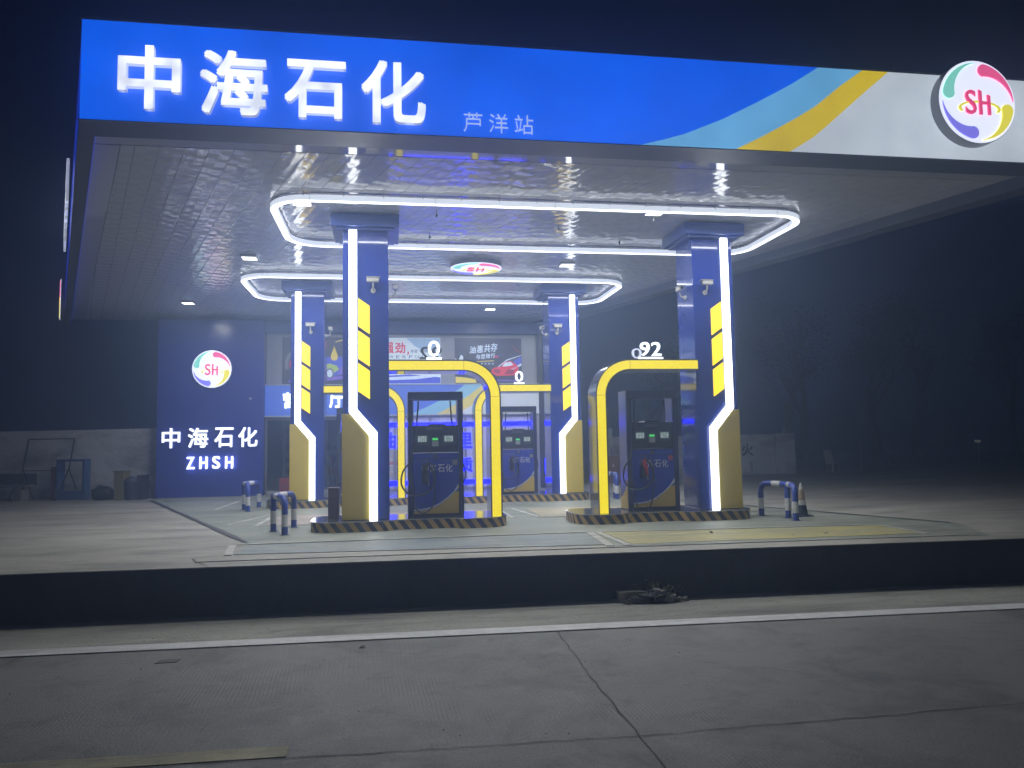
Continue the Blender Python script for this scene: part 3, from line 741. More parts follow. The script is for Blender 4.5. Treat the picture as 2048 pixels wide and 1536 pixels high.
# ---------------------------------------------------------------- fuel dispensers
disp_blue = mat('dispenser_blue', (.025, .045, .34), .22, var=.05, vs=4)
disp_gold = mat('dispenser_gold', (.50, .36, .05), .4)
disp_white = mat('dispenser_white_line', (.50, .52, .56), .35)
frame_blk = mat('dispenser_frame', (.022, .027, .07), .28)
silver_side = mat('dispenser_side', (.17, .17, .24), .2, metal=.4)
lcd = mat('lcd_display', (.3, .36, .34), .3, emit=(.38, .50, .46), es=.55)
lcd_g = mat('green_lcd', (.05, .5, .1), .3, emit=(.08, .75, .12), es=.7)
txt_grey = mat('dispenser_lettering', (.52, .54, .60), .4)
txt_dark = mat('faint_lettering', (.10, .10, .13), .4)
red_pl = mat('red_nozzle_cover', (.42, .035, .03), .35)
def dispenser(label, loc, w, red=False):
    t = thing('fuel_dispenser', label, 'fuel pump', loc, 0, 'tall blue fuel dispensers on the islands')
    D = .50
    f = MB()   # tall outer frame: two posts and a header
    f.box(0, .085, 0, D, 0, 2.10).box(w - .085, w, 0, D, 0, 2.10).box(0, w, 0, D, 2.101, 2.235)
    f.build('frame', frame_blk, t, bevel=.008)
    sd_ = MB(); sd_.box(-.004, -.0005, .03, D - .03, .02, 2.2).box(w + .0005, w + .004, .03, D - .03, .02, 2.2); sd_.build('side_panel', silver_side, t)
    # side decoration: gold foot with white curve
    for sx in (-.0085, w + .0045):
        mb = MB(); 
        pr = [(.03, .02), (.47, .02), (.47, .20), (.30, .27), (.16, .38), (.03, .60)]
        n = len(pr); mb.add([(sx, y, z) for y, z in pr] + [(sx + .004, y, z) for y, z in pr], [tuple(range(n)), tuple(range(2 * n - 1, n - 1, -1))])
        mb.build('side_gold_panel', disp_gold, t)
    c = MB(); c.box(.087, w - .087, .02, D - .02, 1.14, 1.63); c.build('console', black, t, bevel=.01)
    MB().prism_xz([(.36 * w, 1.631), (.70 * w, 1.631), (.66 * w, 1.655), (.40 * w, 1.66)], .06, D - .06).build('console_hump', black, t)
    b = MB(); b.box(.087, w - .087, .02, D - .02, .035, 1.12); b.build('cabinet', disp_blue, t, bevel=.006)
    MB().box(.087, w - .087, .016, .021, 1.121, 1.135).box(.087, w - .087, .014, .0185, 1.02, 1.028).build('trim_line', steel, t)
    MB().box(.087, w - .087, .03, D - .03, 0, .034).build('plinth', black, t)
    # window glass band behind (frame of the see-through opening)
    MB().box(.087, w - .087, .01, .02, 2.075, 2.10).box(.087, .10, .01, .02, 1.64, 2.074).box(w - .10, w - .087, .01, .02, 1.64, 2.074).build('window_frame', steel, t)
    # gold corner with white curve on the front
    x0, x1 = .10, w - .088
    cur = [(x0, .135), (x0 + .15, .14), (x0 + .30, .17), (x0 + .45, .235), (x0 + .60, .34), (x0 + .72, .45), (x1 - .01, .575)]
    MB().prism_xz([(x0, .05), (x1, .05), (x1, .44)] + [(x, z - (.035 if i < 6 else .13)) for i, (x, z) in list(enumerate(cur))[::-1]], .010, .019).build('gold_corner', disp_gold, t)
    MB().ribbon_xz(cur, [(x, z - .028) for x, z in cur[:-1]] + [(x1, .50)], .008, .0185).build('white_curve', disp_white, t)
    # displays
    for cx in (.255, .735):
        X = cx * w / 1.0 
        MB().box(X - .11, X + .11, .004, .019, 1.28, 1.46).build('display_housing', grey_pl if False else mat('display_bezel', (.05, .055, .06), .3), t, bevel=.008)
        d = MB().box(X - .075, X + .075, -.001, .0035, 1.335, 1.435).build('display', lcd, t)
        gl = MB()
        for q in range(3):
            for u in range(5):
                if random.random() < .8: gl.box(X - .045 + u * .02, X - .033 + u * .02, -.0025, -.0015, 1.405 - q * .028, 1.423 - q * .028)
        gl.build('digits', txt_dark, d)
    X = .49 * w
    MB().box(X - .05, X + .05, .006, .019, 1.36, 1.40).build('card_display', lcd_g, t)
    MB().box(X - .058, X + .058, .0, .019, 1.25, 1.345).build('keypad', grey_pl, t, bevel=.005)
    MB().box(.33 * w, .62 * w, .012, .019, 1.545, 1.595).build('name_plate', mat('plate', (.07, .07, .09), .3), t)
    MB().tube([(X, .017, 1.07), (X, -.004, 1.07)], .036, 18).build('lock', steel, t)
    MB().box(w - .20, w - .11, .012, .018, .91, 1.0).build('grade_plate', mat('red_plate', (.36, .05, .03), .4) if red else mat('grey_plate', (.16, .16, .16), .4), t)
    for i, ch in enumerate('中海石化'):
        glyph(ch, .24 + i * .142, .24 + i * .142 + .125, .785, .925, .012, .006, txt_grey, 'letter', t, off=.008)
    # nozzle in its holster
    nx = .30
    MB().box(nx - .055, nx + .05, -.045, .017, .60, .90).build('holster', black, t, bevel=.01)
    n_ = MB(); n_.tube([(nx - .01, -.07, .93), (nx + .0, -.09, .84), (nx + .03, -.08, .76), (nx + .05, -.07, .66)], [.035, .04, .035, .02], 10)
    nz = n_.build('nozzle', red_pl if red else black, t)
    MB().tube([(nx + .05, -.07, .66), (nx + .062, -.065, .55)], .014, 8).build('spout', steel, nz)
    MB().tube([(nx - .045, -.03, .91), (nx - .045, -.06, 1.0), (nx + .03, -.06, 1.0), (nx + .03, -.03, .91)], .008, 6).build('hook', steel, t)
    # hoses: down from the header, loop, up to the nozzle
    def hose(pts, r=.015, nm='hose'):
        # smooth by Catmull-Rom
        P = [Vector(p) for p in pts]; out = []
        for i in range(len(P) - 1):
            p0, p1, p2, p3 = P[max(i - 1, 0)], P[i], P[i + 1], P[min(i + 2, len(P) - 1)]
            for k in range(7):
                q = k / 7; out.append(.5 * ((2 * p1) + (p2 - p0) * q + (2 * p0 - 5 * p1 + 4 * p2 - p3) * q * q + (3 * p1 - p0 - 3 * p2 + p3) * q ** 3))
        out.append(P[-1]); MB().tube(out, r, 8).build(nm, rubber, t)
    hose([(.19, .10, 2.07), (.185, .10, 1.95), (.165, .08, 1.75), (.15, .0, 1.55), (.08, -.05, 1.20), (.02, -.10, .98), (-.10, -.11, .80), (-.12, -.11, .58), (.0, -.11, .42), (.17, -.11, .385), (.36, -.10, .46), (.46, -.09, .64), (.40, -.09, .85), (nx, -.08, .95)])
    hose([(w - .22, .10, 2.07), (w - .215, .1, 1.95), (w - .20, .12, 1.75), (w - .18, .2, 1.64)], .014)
    low = .02 if not red else -.10
    hose([(nx + .02, -.05, .95), (.45, -.07, .90), (.47, -.09, .55), (.42, -.11, .20), (.27, -.14, low + .06), (.14, -.12, low + .12), (.10, -.07, .25), (.09, -.05, .55)], .012)
    if not red: hose([(w + .01, .25, .95), (w + .05, .22, .80), (w + .035, .22, .62), (w + .0, .25, .55)], .013)
    return t
dispenser('blue dispenser under the front left arch', (.30, 13.75, .18), .99)
dispenser('blue dispenser with red nozzle and red plate under the 92 arch', (4.36, 13.72, .18), 1.0, True)
dispenser('blue dispenser half hidden behind the front left column', (-1.33, 19.3, .18), .98)
dispenser('blue dispenser under the back right arch by the shop', (2.74, 19.3, .18), .98)

# small boxes on the islands
box_m = mat('dark_red_box', (.07, .03, .045), .45, var=.08, vs=6)
for x, y, h, l in ((-1.12, 14.05, .53, 'dark purple bin box on the left end of the front left island'), (6.47, 14.0, .52, 'dark box behind the foot of the front right column')):
    t = thing('island_box', l, 'box', (x, y, .18), 0, 'dark boxes on the island ends')
    MB().box(0, .19, 0, .22, 0, h).build('body', box_m, t, bevel=.006)
    MB().box(-.006, .196, -.006, .226, h + .001, h + .012).build('lid', mat('box_lid', (.16, .12, .14), .4), t)

# ---------------------------------------------------------------- guard rails
def guard(label, a, apex, b, h=.62):
    cx, cy = apex
    t = thing('guard_rail', label, 'guard rail', (cx, cy, 0), 0, 'blue and white pipe guards at the island ends')
    A = Vector((a[0] - cx, a[1] - cy, 0)); B = Vector((b[0] - cx, b[1] - cy, 0)); r = .052; rc = .16
    def hoop(P):   # from foot P up and over towards the apex at 0,0
        d = (-P).normalized(); L = P.length
        pts = [P + Vector((0, 0, z)) for z in (0, .12, .14, .33, .35, h - rc)]
        for k in range(1, 6):
            q = R(90 * k / 6); pts.append(P + d * (rc * (1 - math.cos(q))) + Vector((0, 0, h - rc + rc * math.sin(q))))
        pts.append(P + d * (L * .38 + .05) + Vector((0, 0, h)))
        return pts, d, L
    for P in (A, B):
        pts, d, L = hoop(P)
        seg = pts
        MB().tube(seg[:2] + [seg[2]], r, 16).build('pipe', blue_paint, t)
        MB().tube([P + Vector((0, 0, .14)), P + Vector((0, 0, .34))], r + .001, 16).build('white_band', white_paint, t)
        MB().tube([P + Vector((0, 0, .34))] + seg[5:], r, 16).build('pipe', blue_paint, t)
        e = seg[-1]; m_ = P + d * (L * .78) + Vector((0, 0, h))
        MB().tube([e, m_], r + .001, 16).build('white_band', white_paint, t)
        MB().tube([m_, Vector((0, 0, h - .005))], r, 16).build('pipe', blue_paint, t)
    MB().tube([(0, 0, 0), (0, 0, .14)], r, 16).tube([(0, 0, .36), (0, 0, h - .02)], r, 16).build('post', blue_paint, t)
    MB().tube([(0, 0, .14), (0, 0, .36)], r + .001, 16).build('white_band', white_paint, t)
    for P in (A, B, Vector((0, 0, 0))): MB().lathe([(.085, 0), (.085, .012)], 16, P.x, P.y).build('foot_plate', mat('foot_plate', (.08, .09, .2), .4), t)
    return t
guard('blue and white pipe guard at the left end of the front left island', (-1.76, 13.25), (-2.03, 13.85), (-1.76, 14.47))
guard('blue and white pipe guard beside the traffic cone', (6.98, 13.72), (7.22, 13.16), (7.09, 12.66))
guard('small blue and white pipe guard nearer the blue pylon wall', (-3.27, 18.4), (-3.45, 18.95), (-3.22, 19.6))
guard('pipe guard partly hidden behind the right dispenser', (5.55, 19.9), (5.80, 19.4), (5.70, 18.9))

# traffic cones
def cone(label, loc, s, base_m, bands):
    t = thing('traffic_cone', label, 'traffic cone', loc, 0, None); t.scale = (s, s, s)
    MB().prism_xy([(-.17, -.17), (.17, -.17), (.17, .17), (-.17, .17)], 0, .03).build('base', base_m, t, bevel=.01)
    for i, (z0, z1, m) in enumerate(bands):
        f = lambda z: .125 - .105 * z / .72
        MB().lathe([(f(z0), z0), (f(z1), z1)], 24).build('sleeve' if i % 2 else 'body', m, t)
    return t
cdark = mat('cone_dark', (.02, .03, .05), .5); cwhite = mat('cone_white', (.55, .55, .52), .5); ctan = mat('cone_faded', (.32, .24, .15), .6)
cone('faded striped traffic cone with dark base beside the right pipe guard', (7.62, 13.38, 0), .88, cdark, [(.03, .24, cdark), (.242, .34, cwhite), (.342, .56, ctan), (.562, .70, cwhite)])
cone('plain white cone in the corner left of the blue pylon wall', (-7.38, 24.3, 0), .82, mat('cone_base', (.3, .28, .26), .6), [(.03, .70, cwhite)])

# ================================================================ SHOP
sp_blue = mat('pylon_blue', (.028, .045, .31), .22, var=.04, vs=1.5, spec=.5)
shop = thing('shop_building', 'low station shop with blue band, glass front and grey upper wall', 'building', (0, 24.3, 0))
MB().box(-3.85, 4.93, .30, .42, 3.40, 5.05).build('upper_wall', mat('shop_grey_wall', (.38, .39, .40), .16, var=.05, vs=2), shop)
MB().box(-3.85, 5.0, .02, .50, 5.052, 5.40).build('blue_parapet', mat('parapet_blue', (.025, .04, .18), .35), shop)
MB().box(-3.85, 5.0, .52, 5.0, 5.05, 5.30).build('roof', mat('shop_roof', (.1, .1, .1), .8), shop)
MB().box(-3.85, 5.0, 4.0, 4.1, 0, 5.04).build('rear_wall', mat('interior_wall', (.28, .28, .27), .7), shop)
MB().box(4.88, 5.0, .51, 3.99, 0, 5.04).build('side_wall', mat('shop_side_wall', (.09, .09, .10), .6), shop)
MB().box(-3.85, 4.87, .44, 3.99, 2.6, 2.66).build('inner_ceiling', mat('interior_ceiling', (.4, .4, .4), .7), shop)
MB().box(4.78, 4.93, .0, .30, 0, 5.045).build('corner_post', mat('corner_post', (.035, .037, .042), .35), shop)
def sband(nm_, pts, m): MB().prism_xz(pts, 0.0, .30).build(nm_, m, shop)
b1 = [(.62, 2.44), (1.3, 2.75), (1.9, 3.05), (2.35, 3.38)]; b2 = [(1.45, 2.44), (2.0, 2.72), (2.5, 3.05), (2.95, 3.38)]; b3 = [(2.05, 2.44), (2.5, 2.66), (3.0, 3.03), (3.4, 3.38)]
sband('sign_band', [(-3.84, 2.44)] + b1 + [(-3.84, 3.38)], shop_blue)
sband('sign_band', b2 + b1[::-1], shop_lb)
sband('sign_band', b3 + b2[::-1], shop_yel)
sband('sign_band', [b3[0], (4.77, 2.44), (4.77, 3.38)] + b3[::-1][:-1], shop_white)
MB().box(-3.85, 4.77, -.03, .0, 3.383, 3.41).box(-3.85, 4.77, -.03, .0, 2.40, 2.437).build('band_trim', mat('band_trim', (.45, .47, .5), .35), shop)
# window film panes and mullions
film = NT('window_film'); film.set('Base Color', (.30, .30, .40)); film.set('Roughness', .25)
fv = film.ramp(film.noise(1.3, 4, stretch=(1.6, 1, .5)), .3, .7, .55, 1.35)
fx_ = film.n('VectorMath', operation='SCALE'); fx_.inputs[0].default_value = (.19, .19, .30); film.put(fv, fx_.inputs['Scale']); film.nt.links.new(fx_.outputs[0], film.b.inputs['Emission Color']); film.set('Emission Strength', 1.0)
glassm = bpy.data.materials.new('shop_glass'); glassm.use_nodes = True; g = glassm.node_tree
g.nodes.remove(g.nodes['Principled BSDF']); tr = g.nodes.new('ShaderNodeBsdfTransparent'); tr.inputs[0].default_value = (.72, .76, .78, 1)
gs = g.nodes.new('ShaderNodeBsdfGlossy'); gs.inputs['Roughness'].default_value = .03; fr = g.nodes.new('ShaderNodeFresnel'); fr.inputs[0].default_value = 1.6
mxs = g.nodes.new('ShaderNodeMixShader'); g.links.new(fr.outputs[0], mxs.inputs[0]); g.links.new(tr.outputs[0], mxs.inputs[1]); g.links.new(gs.outputs[0], mxs.inputs[2]); g.links.new(mxs.outputs[0], g.nodes['Material Output'].inputs[0])
xs = [-1.0, .12, 1.24, 2.36, 3.48, 4.60]
for a, b in zip(xs, xs[1:]):
    w = MB().box(a, a + .04, .08, .16, .02, 2.39).box(b - .04, b, .08, .16, .02, 2.39).box(a + .04, b - .04, .08, .16, .02, .10).box(a + .04, b - .04, .08, .16, 2.33, 2.39).build('window', mat('window_frame_alu', (.3, .3, .33), .3, metal=.5), shop)
    MB().box(a + .041, b - .041, .11, .12, .101, 2.329).build('pane', film.m, w)
MB().box(4.61, 4.77, .02, .20, 0, 2.39).build('window_pier', mat('pier_light', (.36, .36, .42), .4), shop)
for a, b in ((-3.84, -2.95), (-2.94, -2.05), (-2.04, -1.02)):
    w = MB().box(a, a + .06, .08, .16, .0, 2.39).box(b - .06, b, .08, .16, .0, 2.39).box(a + .06, b - .06, .08, .16, 2.3, 2.39).build('door', mat('door_frame', (.22, .20, .20), .3, metal=.4), shop)
    MB().box(a + .061, b - .061, .115, .125, .03, 2.299).build('pane', glassm, w)
    MB().box(a + .061, b - .061, .10, .114, .03, .14).build('hazard_tape', mat('tape', (.4, .4, .38), .5), w)
MB().box(-3.85, 4.9, -.25, .30, .0, .018).build('step', mat('shop_step', (.3, .3, .3), .5), shop)
# dim interior: shelves, counter
shelf_m = mat('shelf_goods', (.12, .10, .09), .6)
for i, x in enumerate((-3.6, -2.6, -1.7)):
    t = thing('shop_shelf', ['dim shelf inside the shop left of the door', 'dim shelf inside the shop behind the back left column', 'shop shelf with goods seen beside the front left column'][i], 'shelf', (x, 26.8, 0.02), 0, 'shelves inside the shop')
    mb = MB().box(0, .03, 0, .4, 0, 1.9).box(.77, .8, 0, .4, 0, 1.9)
    for z in (.1, .5, .9, 1.3, 1.7): mb.box(.03, .77, 0, .4, z, z + .02)
    mb.build('rack', mat('rack', (.3, .3, .3), .5), t)
    mb = MB()
    for z in (.12, .52, .92, 1.32):
        for k in range(6):
            h = random.uniform(.12, .28); mb.box(.05 + k * .12, .14 + k * .12, .05, .3, z, z + h, random.randrange(4))
    mb.build('goods', [shelf_m, mat('goods_red', (.3, .05, .04), .5), mat('goods_white', (.5, .5, .48), .5), mat('goods_blue', (.06, .1, .25), .5)], t)
t = thing('ceiling_lamp', 'small lamp glowing inside the shop doorway', 'lamp', (-3.55, 24.9, 2.5))
MB().box(-.09, .09, -.09, .09, 0, .03).build('lens', mat('inner_lamp', (1, 1, 1), .4, emit=(1, .95, .85), es=12.), t)
MB().box(-.1, .1, -.1, .1, .031, .09).build('housing', grey_pl, t)
t = thing('ceiling_lamp', 'small lamp glowing inside the shop beside the back left column', 'lamp', (-1.6, 26.0, 2.2)); t['group'] = 'lamps inside the shop'
MB().box(-.06, .06, -.06, .06, 0, .03).build('lens', MATS['inner_lamp'], t); MB().box(-.07, .07, -.07, .07, .031, .39).build('housing', grey_pl, t)
t = thing('fire_box', 'dark red fire equipment box at the shop door', 'box', (-3.36, 24.02, .018))
MB().box(0, .30, 0, .2, 0, .52).build('body', mat('fire_red', (.22, .02, .02), .4), t, bevel=.01); MB().box(.1, .2, -.012, 0, .25, .28).build('handle', steel, t)
# paper notices on the glass
t = thing('notice_sheet', 'paper notice sheet on the glass right of the front left column', 'notice', (-.06, 24.40, .36))
MB().box(0, .26, 0, .004, 0, 1.02).build('sheet', mat('notice_paper', (.5, .49, .46), .6), t)
mb = MB()
for z in (.94, .88, .80, .74, .40, .34, .12, .06): mb.box(.02, .22, -.003, -.001, z, z + .012, 0)
mb.box(.0, .26, -.003, -.001, .50, .60, 1).box(0, .26, -.003, -.001, .2, .22, 1)
mb.build('printing', [mat('ink', (.05, .05, .05), .6), mat('ink_orange', (.5, .16, .06), .6)], t)
# LED bars and letters in the windows
led_blue = mat('blue_led', (.0, .0, .3), .4, emit=(.0, .0, 1.0), es=9.0)
for z, l in ((2.03, 'upper bright blue LED bar across the shop windows'), (.19, 'lower bright blue LED bar across the shop windows')):
    t = thing('led_bar', l, 'light', (-.98, 24.385, z), 0, 'blue LED bars across the shop windows')
    MB().box(0, 5.72, -.02, 0, 0, .155).build('tube', led_blue, t, bevel=.01); MB().box(-.02, 5.74, .001, .01, .02, .13).build('backing', grey_pl, t)
led_t = thing('led_letters', 'bright blue LED letters in the shop windows', 'letters', (0, 24.37, 0))
for ch, a, b, c, d in [('油', -.33, .15, 1.36, 1.88), ('里', 2.12, 2.58, 1.34, 1.84), ('质', 2.12, 2.58, .58, 1.04), ('滴', 4.62, 5.08, .46, 1.0)]:
    glyph(ch, a, b, c, d, 0, .03, led_blue, 'letter', led_t, off=.03)
MB().box(4.3, 5.05, .035, .04, .2, 1.2).build('backing', mat('led_backing', (.2, .2, .28), .4), led_t)
# shop sign letters
t = thing('shop_name_letters', 'white lit letters on the blue band over the shop door', 'letters', (0, 24.26, 2.44))
for ch, a, b in [('营', -3.30, -2.84), ('业', -2.62, -2.16), ('厅', -1.90, -1.44)]:
    glyph(ch, a, b, .23, .72, 0, .03, [letter_hot, letter_hot], 'letter', t, off=.03)
# pylon wall
py = thing('pylon_wall', 'tall plain blue wall panel left of the shop with lit lettering', 'wall', (-6.95, 24.22, 0))
MB().box(0, 3.09, 0, .7, 0, 5.42).build('panel', sp_blue, py)
MB().box(2.66, 2.73, -.02, -.001, 2.94, 3.01).build('switch_plate', mat('plate_grey', (.4, .42, .46), .4), py)
MB().box(-.03, 3.12, -.03, 0, -.0, .02).build('skirting', grey_pl, py)
t = thing('pylon_letters', 'large white glowing letters on the blue pylon wall', 'letters', (0, 24.10, 1.50))
for i, (ch, a, b) in enumerate([('中', -6.77, -6.25), ('海', -6.03, -5.45), ('石', -5.27, -4.72), ('化', -4.58, -4.02)]):
    glyph(ch, a, b, .0, .60, 0, .08, [letter_hot, letter_side], 'letter', t, off=.02)
t = thing('pylon_latin_letters', 'smaller white ZHSH letters low on the blue pylon wall', 'letters', (0, 24.12, .86))
for i, ch in enumerate('ZHSH'):
    glyph(ch, -6.07 + i * .37, -5.85 + i * .37, 0, .37 if i != 2 else .38, 0, .06, [letter_hot, letter_hot], 'letter', t, off=.02)

# posters on the upper wall
def P(n, c, es=.35): return mat('poster_' + n, c, .35, emit=c, es=es)
pd = P('dark', (.030, .032, .045), .6); pw = P('white', (.62, .72, .78), .55); pr_ = P('red', (.60, .03, .05), .5); pbl = P('blue', (.05, .07, .48), .6)
pgd = P('gold', (.62, .50, .06), .6); ppu = P('purple', (.18, .10, .50), .5); pgr = P('grey', (.14, .15, .18), .5); pice = P('ice', (.55, .65, .80), .6); pgn = P('lime', (.35, .50, .10), .5)
pink = P('darkred', (.26, .02, .03), .5); psky = P('sky', (.30, .45, .62), .5)
def layer(nm_, pts, k, m, parent, y=0): return MB().prism_xz(pts, -.004 - .003 * k, -.0015 - .003 * k).build(nm_, m, parent)
def ell(cx, cz, rx_, rz_, n=24, a0=0, a1=360): return [(cx + rx_ * math.cos(R(a0 + (a1 - a0) * k / n)), cz + rz_ * math.sin(R(a0 + (a1 - a0) * k / n))) for k in range(n if a1 - a0 == 360 else n + 1)]
def board(label, x, base_m):
    t = thing('poster', label, 'poster', (x, 24.585, 3.44), 0, 'wide advertising posters on the upper shop wall')
    MB().box(0, 2.2, -.001, .01, 0, 1.49).build('sheet', base_m, t)
    return t
t = board('dark poster with gauge, golden drop and purple car', -3.37, pd)
layer('gauge', ell(.48, .62, .40, .50, 20, 60, 200) + ell(.48, .62, .30, .38, 20, 60, 200)[::-1], 1, pgr, t)
layer('gauge', ell(.48, .62, .26, .32, 20, 60, 200) + ell(.48, .62, .23, .28, 20, 60, 200)[::-1], 1, pr_, t)
layer('drop', [(1.60, 1.22), (1.50, .93), (1.485, .84), (1.52, .77), (1.60, .745), (1.68, .77), (1.715, .84), (1.70, .93)], 2, pgd, t)
layer('car_body', [(.9, .50), (1.0, .72), (1.3, .85), (1.7, .88), (2.19, .86), (2.19, .45), (1.9, .30), (1.3, .22), (1.0, .28)], 1, pbl, t)
layer('car_flank', [(1.7, .30), (2.19, .42), (2.19, .62), (1.8, .55)], 2, ppu, t)
layer('car_nose', [(1.2, .36), (1.25, .58), (1.45, .66), (1.68, .58), (1.75, .46), (1.6, .36)], 2, pgn, t)
layer('car_wheel', ell(1.46, .34, .13, .17, 20), 3, pgr, t); layer('car_wheel', ell(1.46, .34, .085, .12, 16), 4, pice, t)
layer('road_streak', [(.2, .06), (.2, .12), (1.0, .2), (2.19, .28), (2.19, .2), (1.2, .08)], 1, ppu, t)
layer('stroke', [(1.63, 1.36), (1.64, 1.33), (1.90, 1.40), (1.90, 1.44)], 2, pgd, t)
glyph('力', 1.86, 2.16, 1.10, 1.46, -.011, .004, pr_, 'letter', t, off=.03)
glyph('创', .36, .60, 1.10, 1.32, -.011, .004, pw, 'letter', t, off=.02)
t = board('pale sky coloured poster with red slogan', -.6, pw)
layer('cloud', [(1.1, 1.48), (2.19, 1.48), (2.19, .95), (1.7, 1.05), (1.4, 1.2)], 1, psky, t)
layer('streak', [(.0, .01), (2.19, .01), (2.19, .20), (1.2, .30), (.0, .24)], 1, pbl, t)
layer('streak', [(.0, .10), (1.4, .14), (2.19, .24), (2.19, .29), (1.2, .24), (.0, .19)], 2, pice, t)
for i, ch in enumerate('强劲'): glyph(ch, .37 + i * .37, .70 + i * .37, .98, 1.34, -.011, .004, pr_, 'letter', t, off=.03)
glyph('，', 1.12, 1.19, .93, 1.04, -.011, .004, pr_, 'letter', t, off=.02)
for i, ch in enumerate('体验飞翔的感觉'): glyph(ch, 1.24 + i * .118, 1.34 + i * .118, 1.00, 1.11, -.011, .004, pgr, 'letter', t, off=.012)
for i, ch in enumerate('POWERFUL'): glyph(ch, .16 + i * .205, .27 + i * .205, .82, .92, -.011, .004, pgr, 'letter', t)
t = board('dark poster with white slogan and red sports car', 2.07, pd)
for i, ch in enumerate('油惠共存'): glyph(ch, .48 + i * .235, .70 + i * .235, .98 + i * .02, 1.22 + i * .035, -.011, .004, pice, 'letter', t, off=.022, shear=.15)
for i, ch in enumerate('与您随行'): glyph(ch, .68 + i * .165, .83 + i * .165, .79 + i * .015, .95 + i * .015, -.011, .004, pice, 'letter', t, off=.018, shear=.15)
layer('small_print', [(.72, .70), (1.28, .73), (1.28, .755), (.72, .725)], 1, pgd, t)
for k in range(4): layer('icon', [(.85 + k * .12, .62), (.91 + k * .12, .62), (.91 + k * .12, .67), (.85 + k * .12, .67)], 1, psky, t)
layer('blue_flare', [(1.22, .84), (1.30, .87), (1.75, .99), (1.30, .90)], 2, pbl, t); layer('red_flare', [(1.28, .84), (1.44, .86), (1.43, .90), (1.28, .89)], 3, pr_, t)
layer('crystal', [(.10, .74), (.20, .95), (.27, .88), (.27, .74)], 1, pice, t); layer('crystal', [(.0, .74), (.02, .84), (.08, .74)], 1, pice, t)
layer('light_trail', [(1.35, .50), (1.7, .78), (2.19, .93), (2.19, .91), (1.72, .75), (1.38, .49)], 2, pice, t)
layer('light_trail', [(1.80, .45), (2.19, .66), (2.19, .58), (1.9, .44)], 3, pice, t); layer('light_trail', [(1.9, 1.25), (2.02, 1.08), (2.19, .98), (2.19, 1.0), (2.03, 1.11), (1.91, 1.27)], 2, pink, t)
layer('blue_haze', [(1.85, .55), (2.19, .62), (2.19, .88), (1.95, .75)], 1, pbl, t)
layer('car_body', [(1.18, .33), (1.20, .45), (1.30, .52), (1.52, .55), (1.62, .70), (1.85, .73), (2.03, .62), (2.10, .50), (2.08, .36), (1.95, .26), (1.4, .24)], 3, pr_, t)
layer('windscreen', [(1.55, .55), (1.64, .68), (1.84, .70), (1.93, .60), (1.75, .56)], 4, pice, t)
layer('bonnet_shade', [(1.24, .40), (1.34, .48), (1.5, .42), (1.42, .30)], 4, pink, t); layer('bonnet_shade', [(1.62, .30), (1.75, .46), (1.95, .44), (1.9, .30)], 4, pink, t)
layer('bumper', [(1.22, .25), (1.4, .20), (1.95, .21), (2.05, .27), (1.95, .255), (1.4, .235)], 4, pd, t)
layer('ground', [(.01, .02), (.7, .02), (.66, .14), (.3, .2), (.01, .22)], 1, pgd, t); layer('ground', [(.9, .1), (2.19, .06), (2.19, .10), (.9, .13)], 2, ppu, t)

# ================================================================ boundary walls, yard clutter
wall_m = concrete('wall_plaster', (.78, .78, .78), (.60, .61, .62), (.70, .70, .70), .8, patch=.6, streak=(.6, 1, 1.5))
t = MB().prism_xy([(-41, 34.5), (-12, 26.25), (-6.9, 24.8), (-6.9, 25.02), (-12, 26.47), (-41, 34.72)], -.01, 2.12).build('boundary_wall', wall_m)
tag(t, 'pale plastered boundary wall left of the blue pylon wall', 'wall')
t = thing('boundary_wall', 'pale boundary wall with a painted character at right, far back', 'wall', (0, 30.0, 0))
MB().box(8.0, 15.98, 0, .22, -.01, 1.66).box(16.03, 16.9, 0, .22, -.01, 1.70).build('wall', wall_m, t)
glyph('火', 14.5, 15.02, .78, 1.30, -.006, .005, mat('wall_lettering', (.05, .05, .055), .7), 'letter', t, off=.03)
# banner stand: thin rod frame
t = thing('banner_stand', 'empty thin metal banner stand leaning by the left wall', 'stand', (-11.0, 25.0, 0), R(-13))
rod = mat('dark_rod', (.02, .02, .025), .5)
fr_ = MB()
for x in (0, 1.45):
    s_ = 1 if x else -1
    fr_.tube([(x - .16 , -.28, 0), (x + .06, 0, .95), (x + .17, .06, 1.84)], .024, 6)
    fr_.tube([(x + .22, .30, 0), (x + .06, 0, .95)], .020, 6)
fr_.tube([(.17, .06, 1.84), (1.62, .06, 1.84)], .016, 6).tube([(.03, 0, .90), (1.5, 0, .90)], .013, 6)
fr_.build('frame', rod, t)
# blue framed board
t = thing('notice_board', 'open blue metal frame cabinet standing against the left wall', 'cabinet', (-10.0, 24.95, 0), R(-14))
bf_m = mat('cabinet_blue', (.04, .09, .24), .4)
MB().box(0, .07, 0, .30, 0, 1.22).box(.83, .90, 0, .30, 0, 1.22).box(.07, .83, 0, .30, 1.15, 1.22).build('frame', bf_m, t); MB().box(.07, .83, .01, .30, .0, .26).build('lower_panel', bf_m, t)
t = thing('fire_extinguisher_box', 'narrow dark red box beside the blue framed cabinet', 'box', (-10.22, 25.05, 0), R(-14))
MB().box(.04, .18, 0, .25, 0, 1.0).build('body', mat('dull_red', (.13, .03, .04), .5), t, bevel=.01); MB().box(.06, .16, -.01, 0, .55, .9).build('door', mat('dull_red2', (.17, .04, .05), .5), t)
t = thing('bench', 'grey stone bench behind the banner stand', 'bench', (-13.6, 25.9, 0), R(-15))
bm = mat('bench_stone', (.22, .22, .23), .7, var=.1, vs=5)
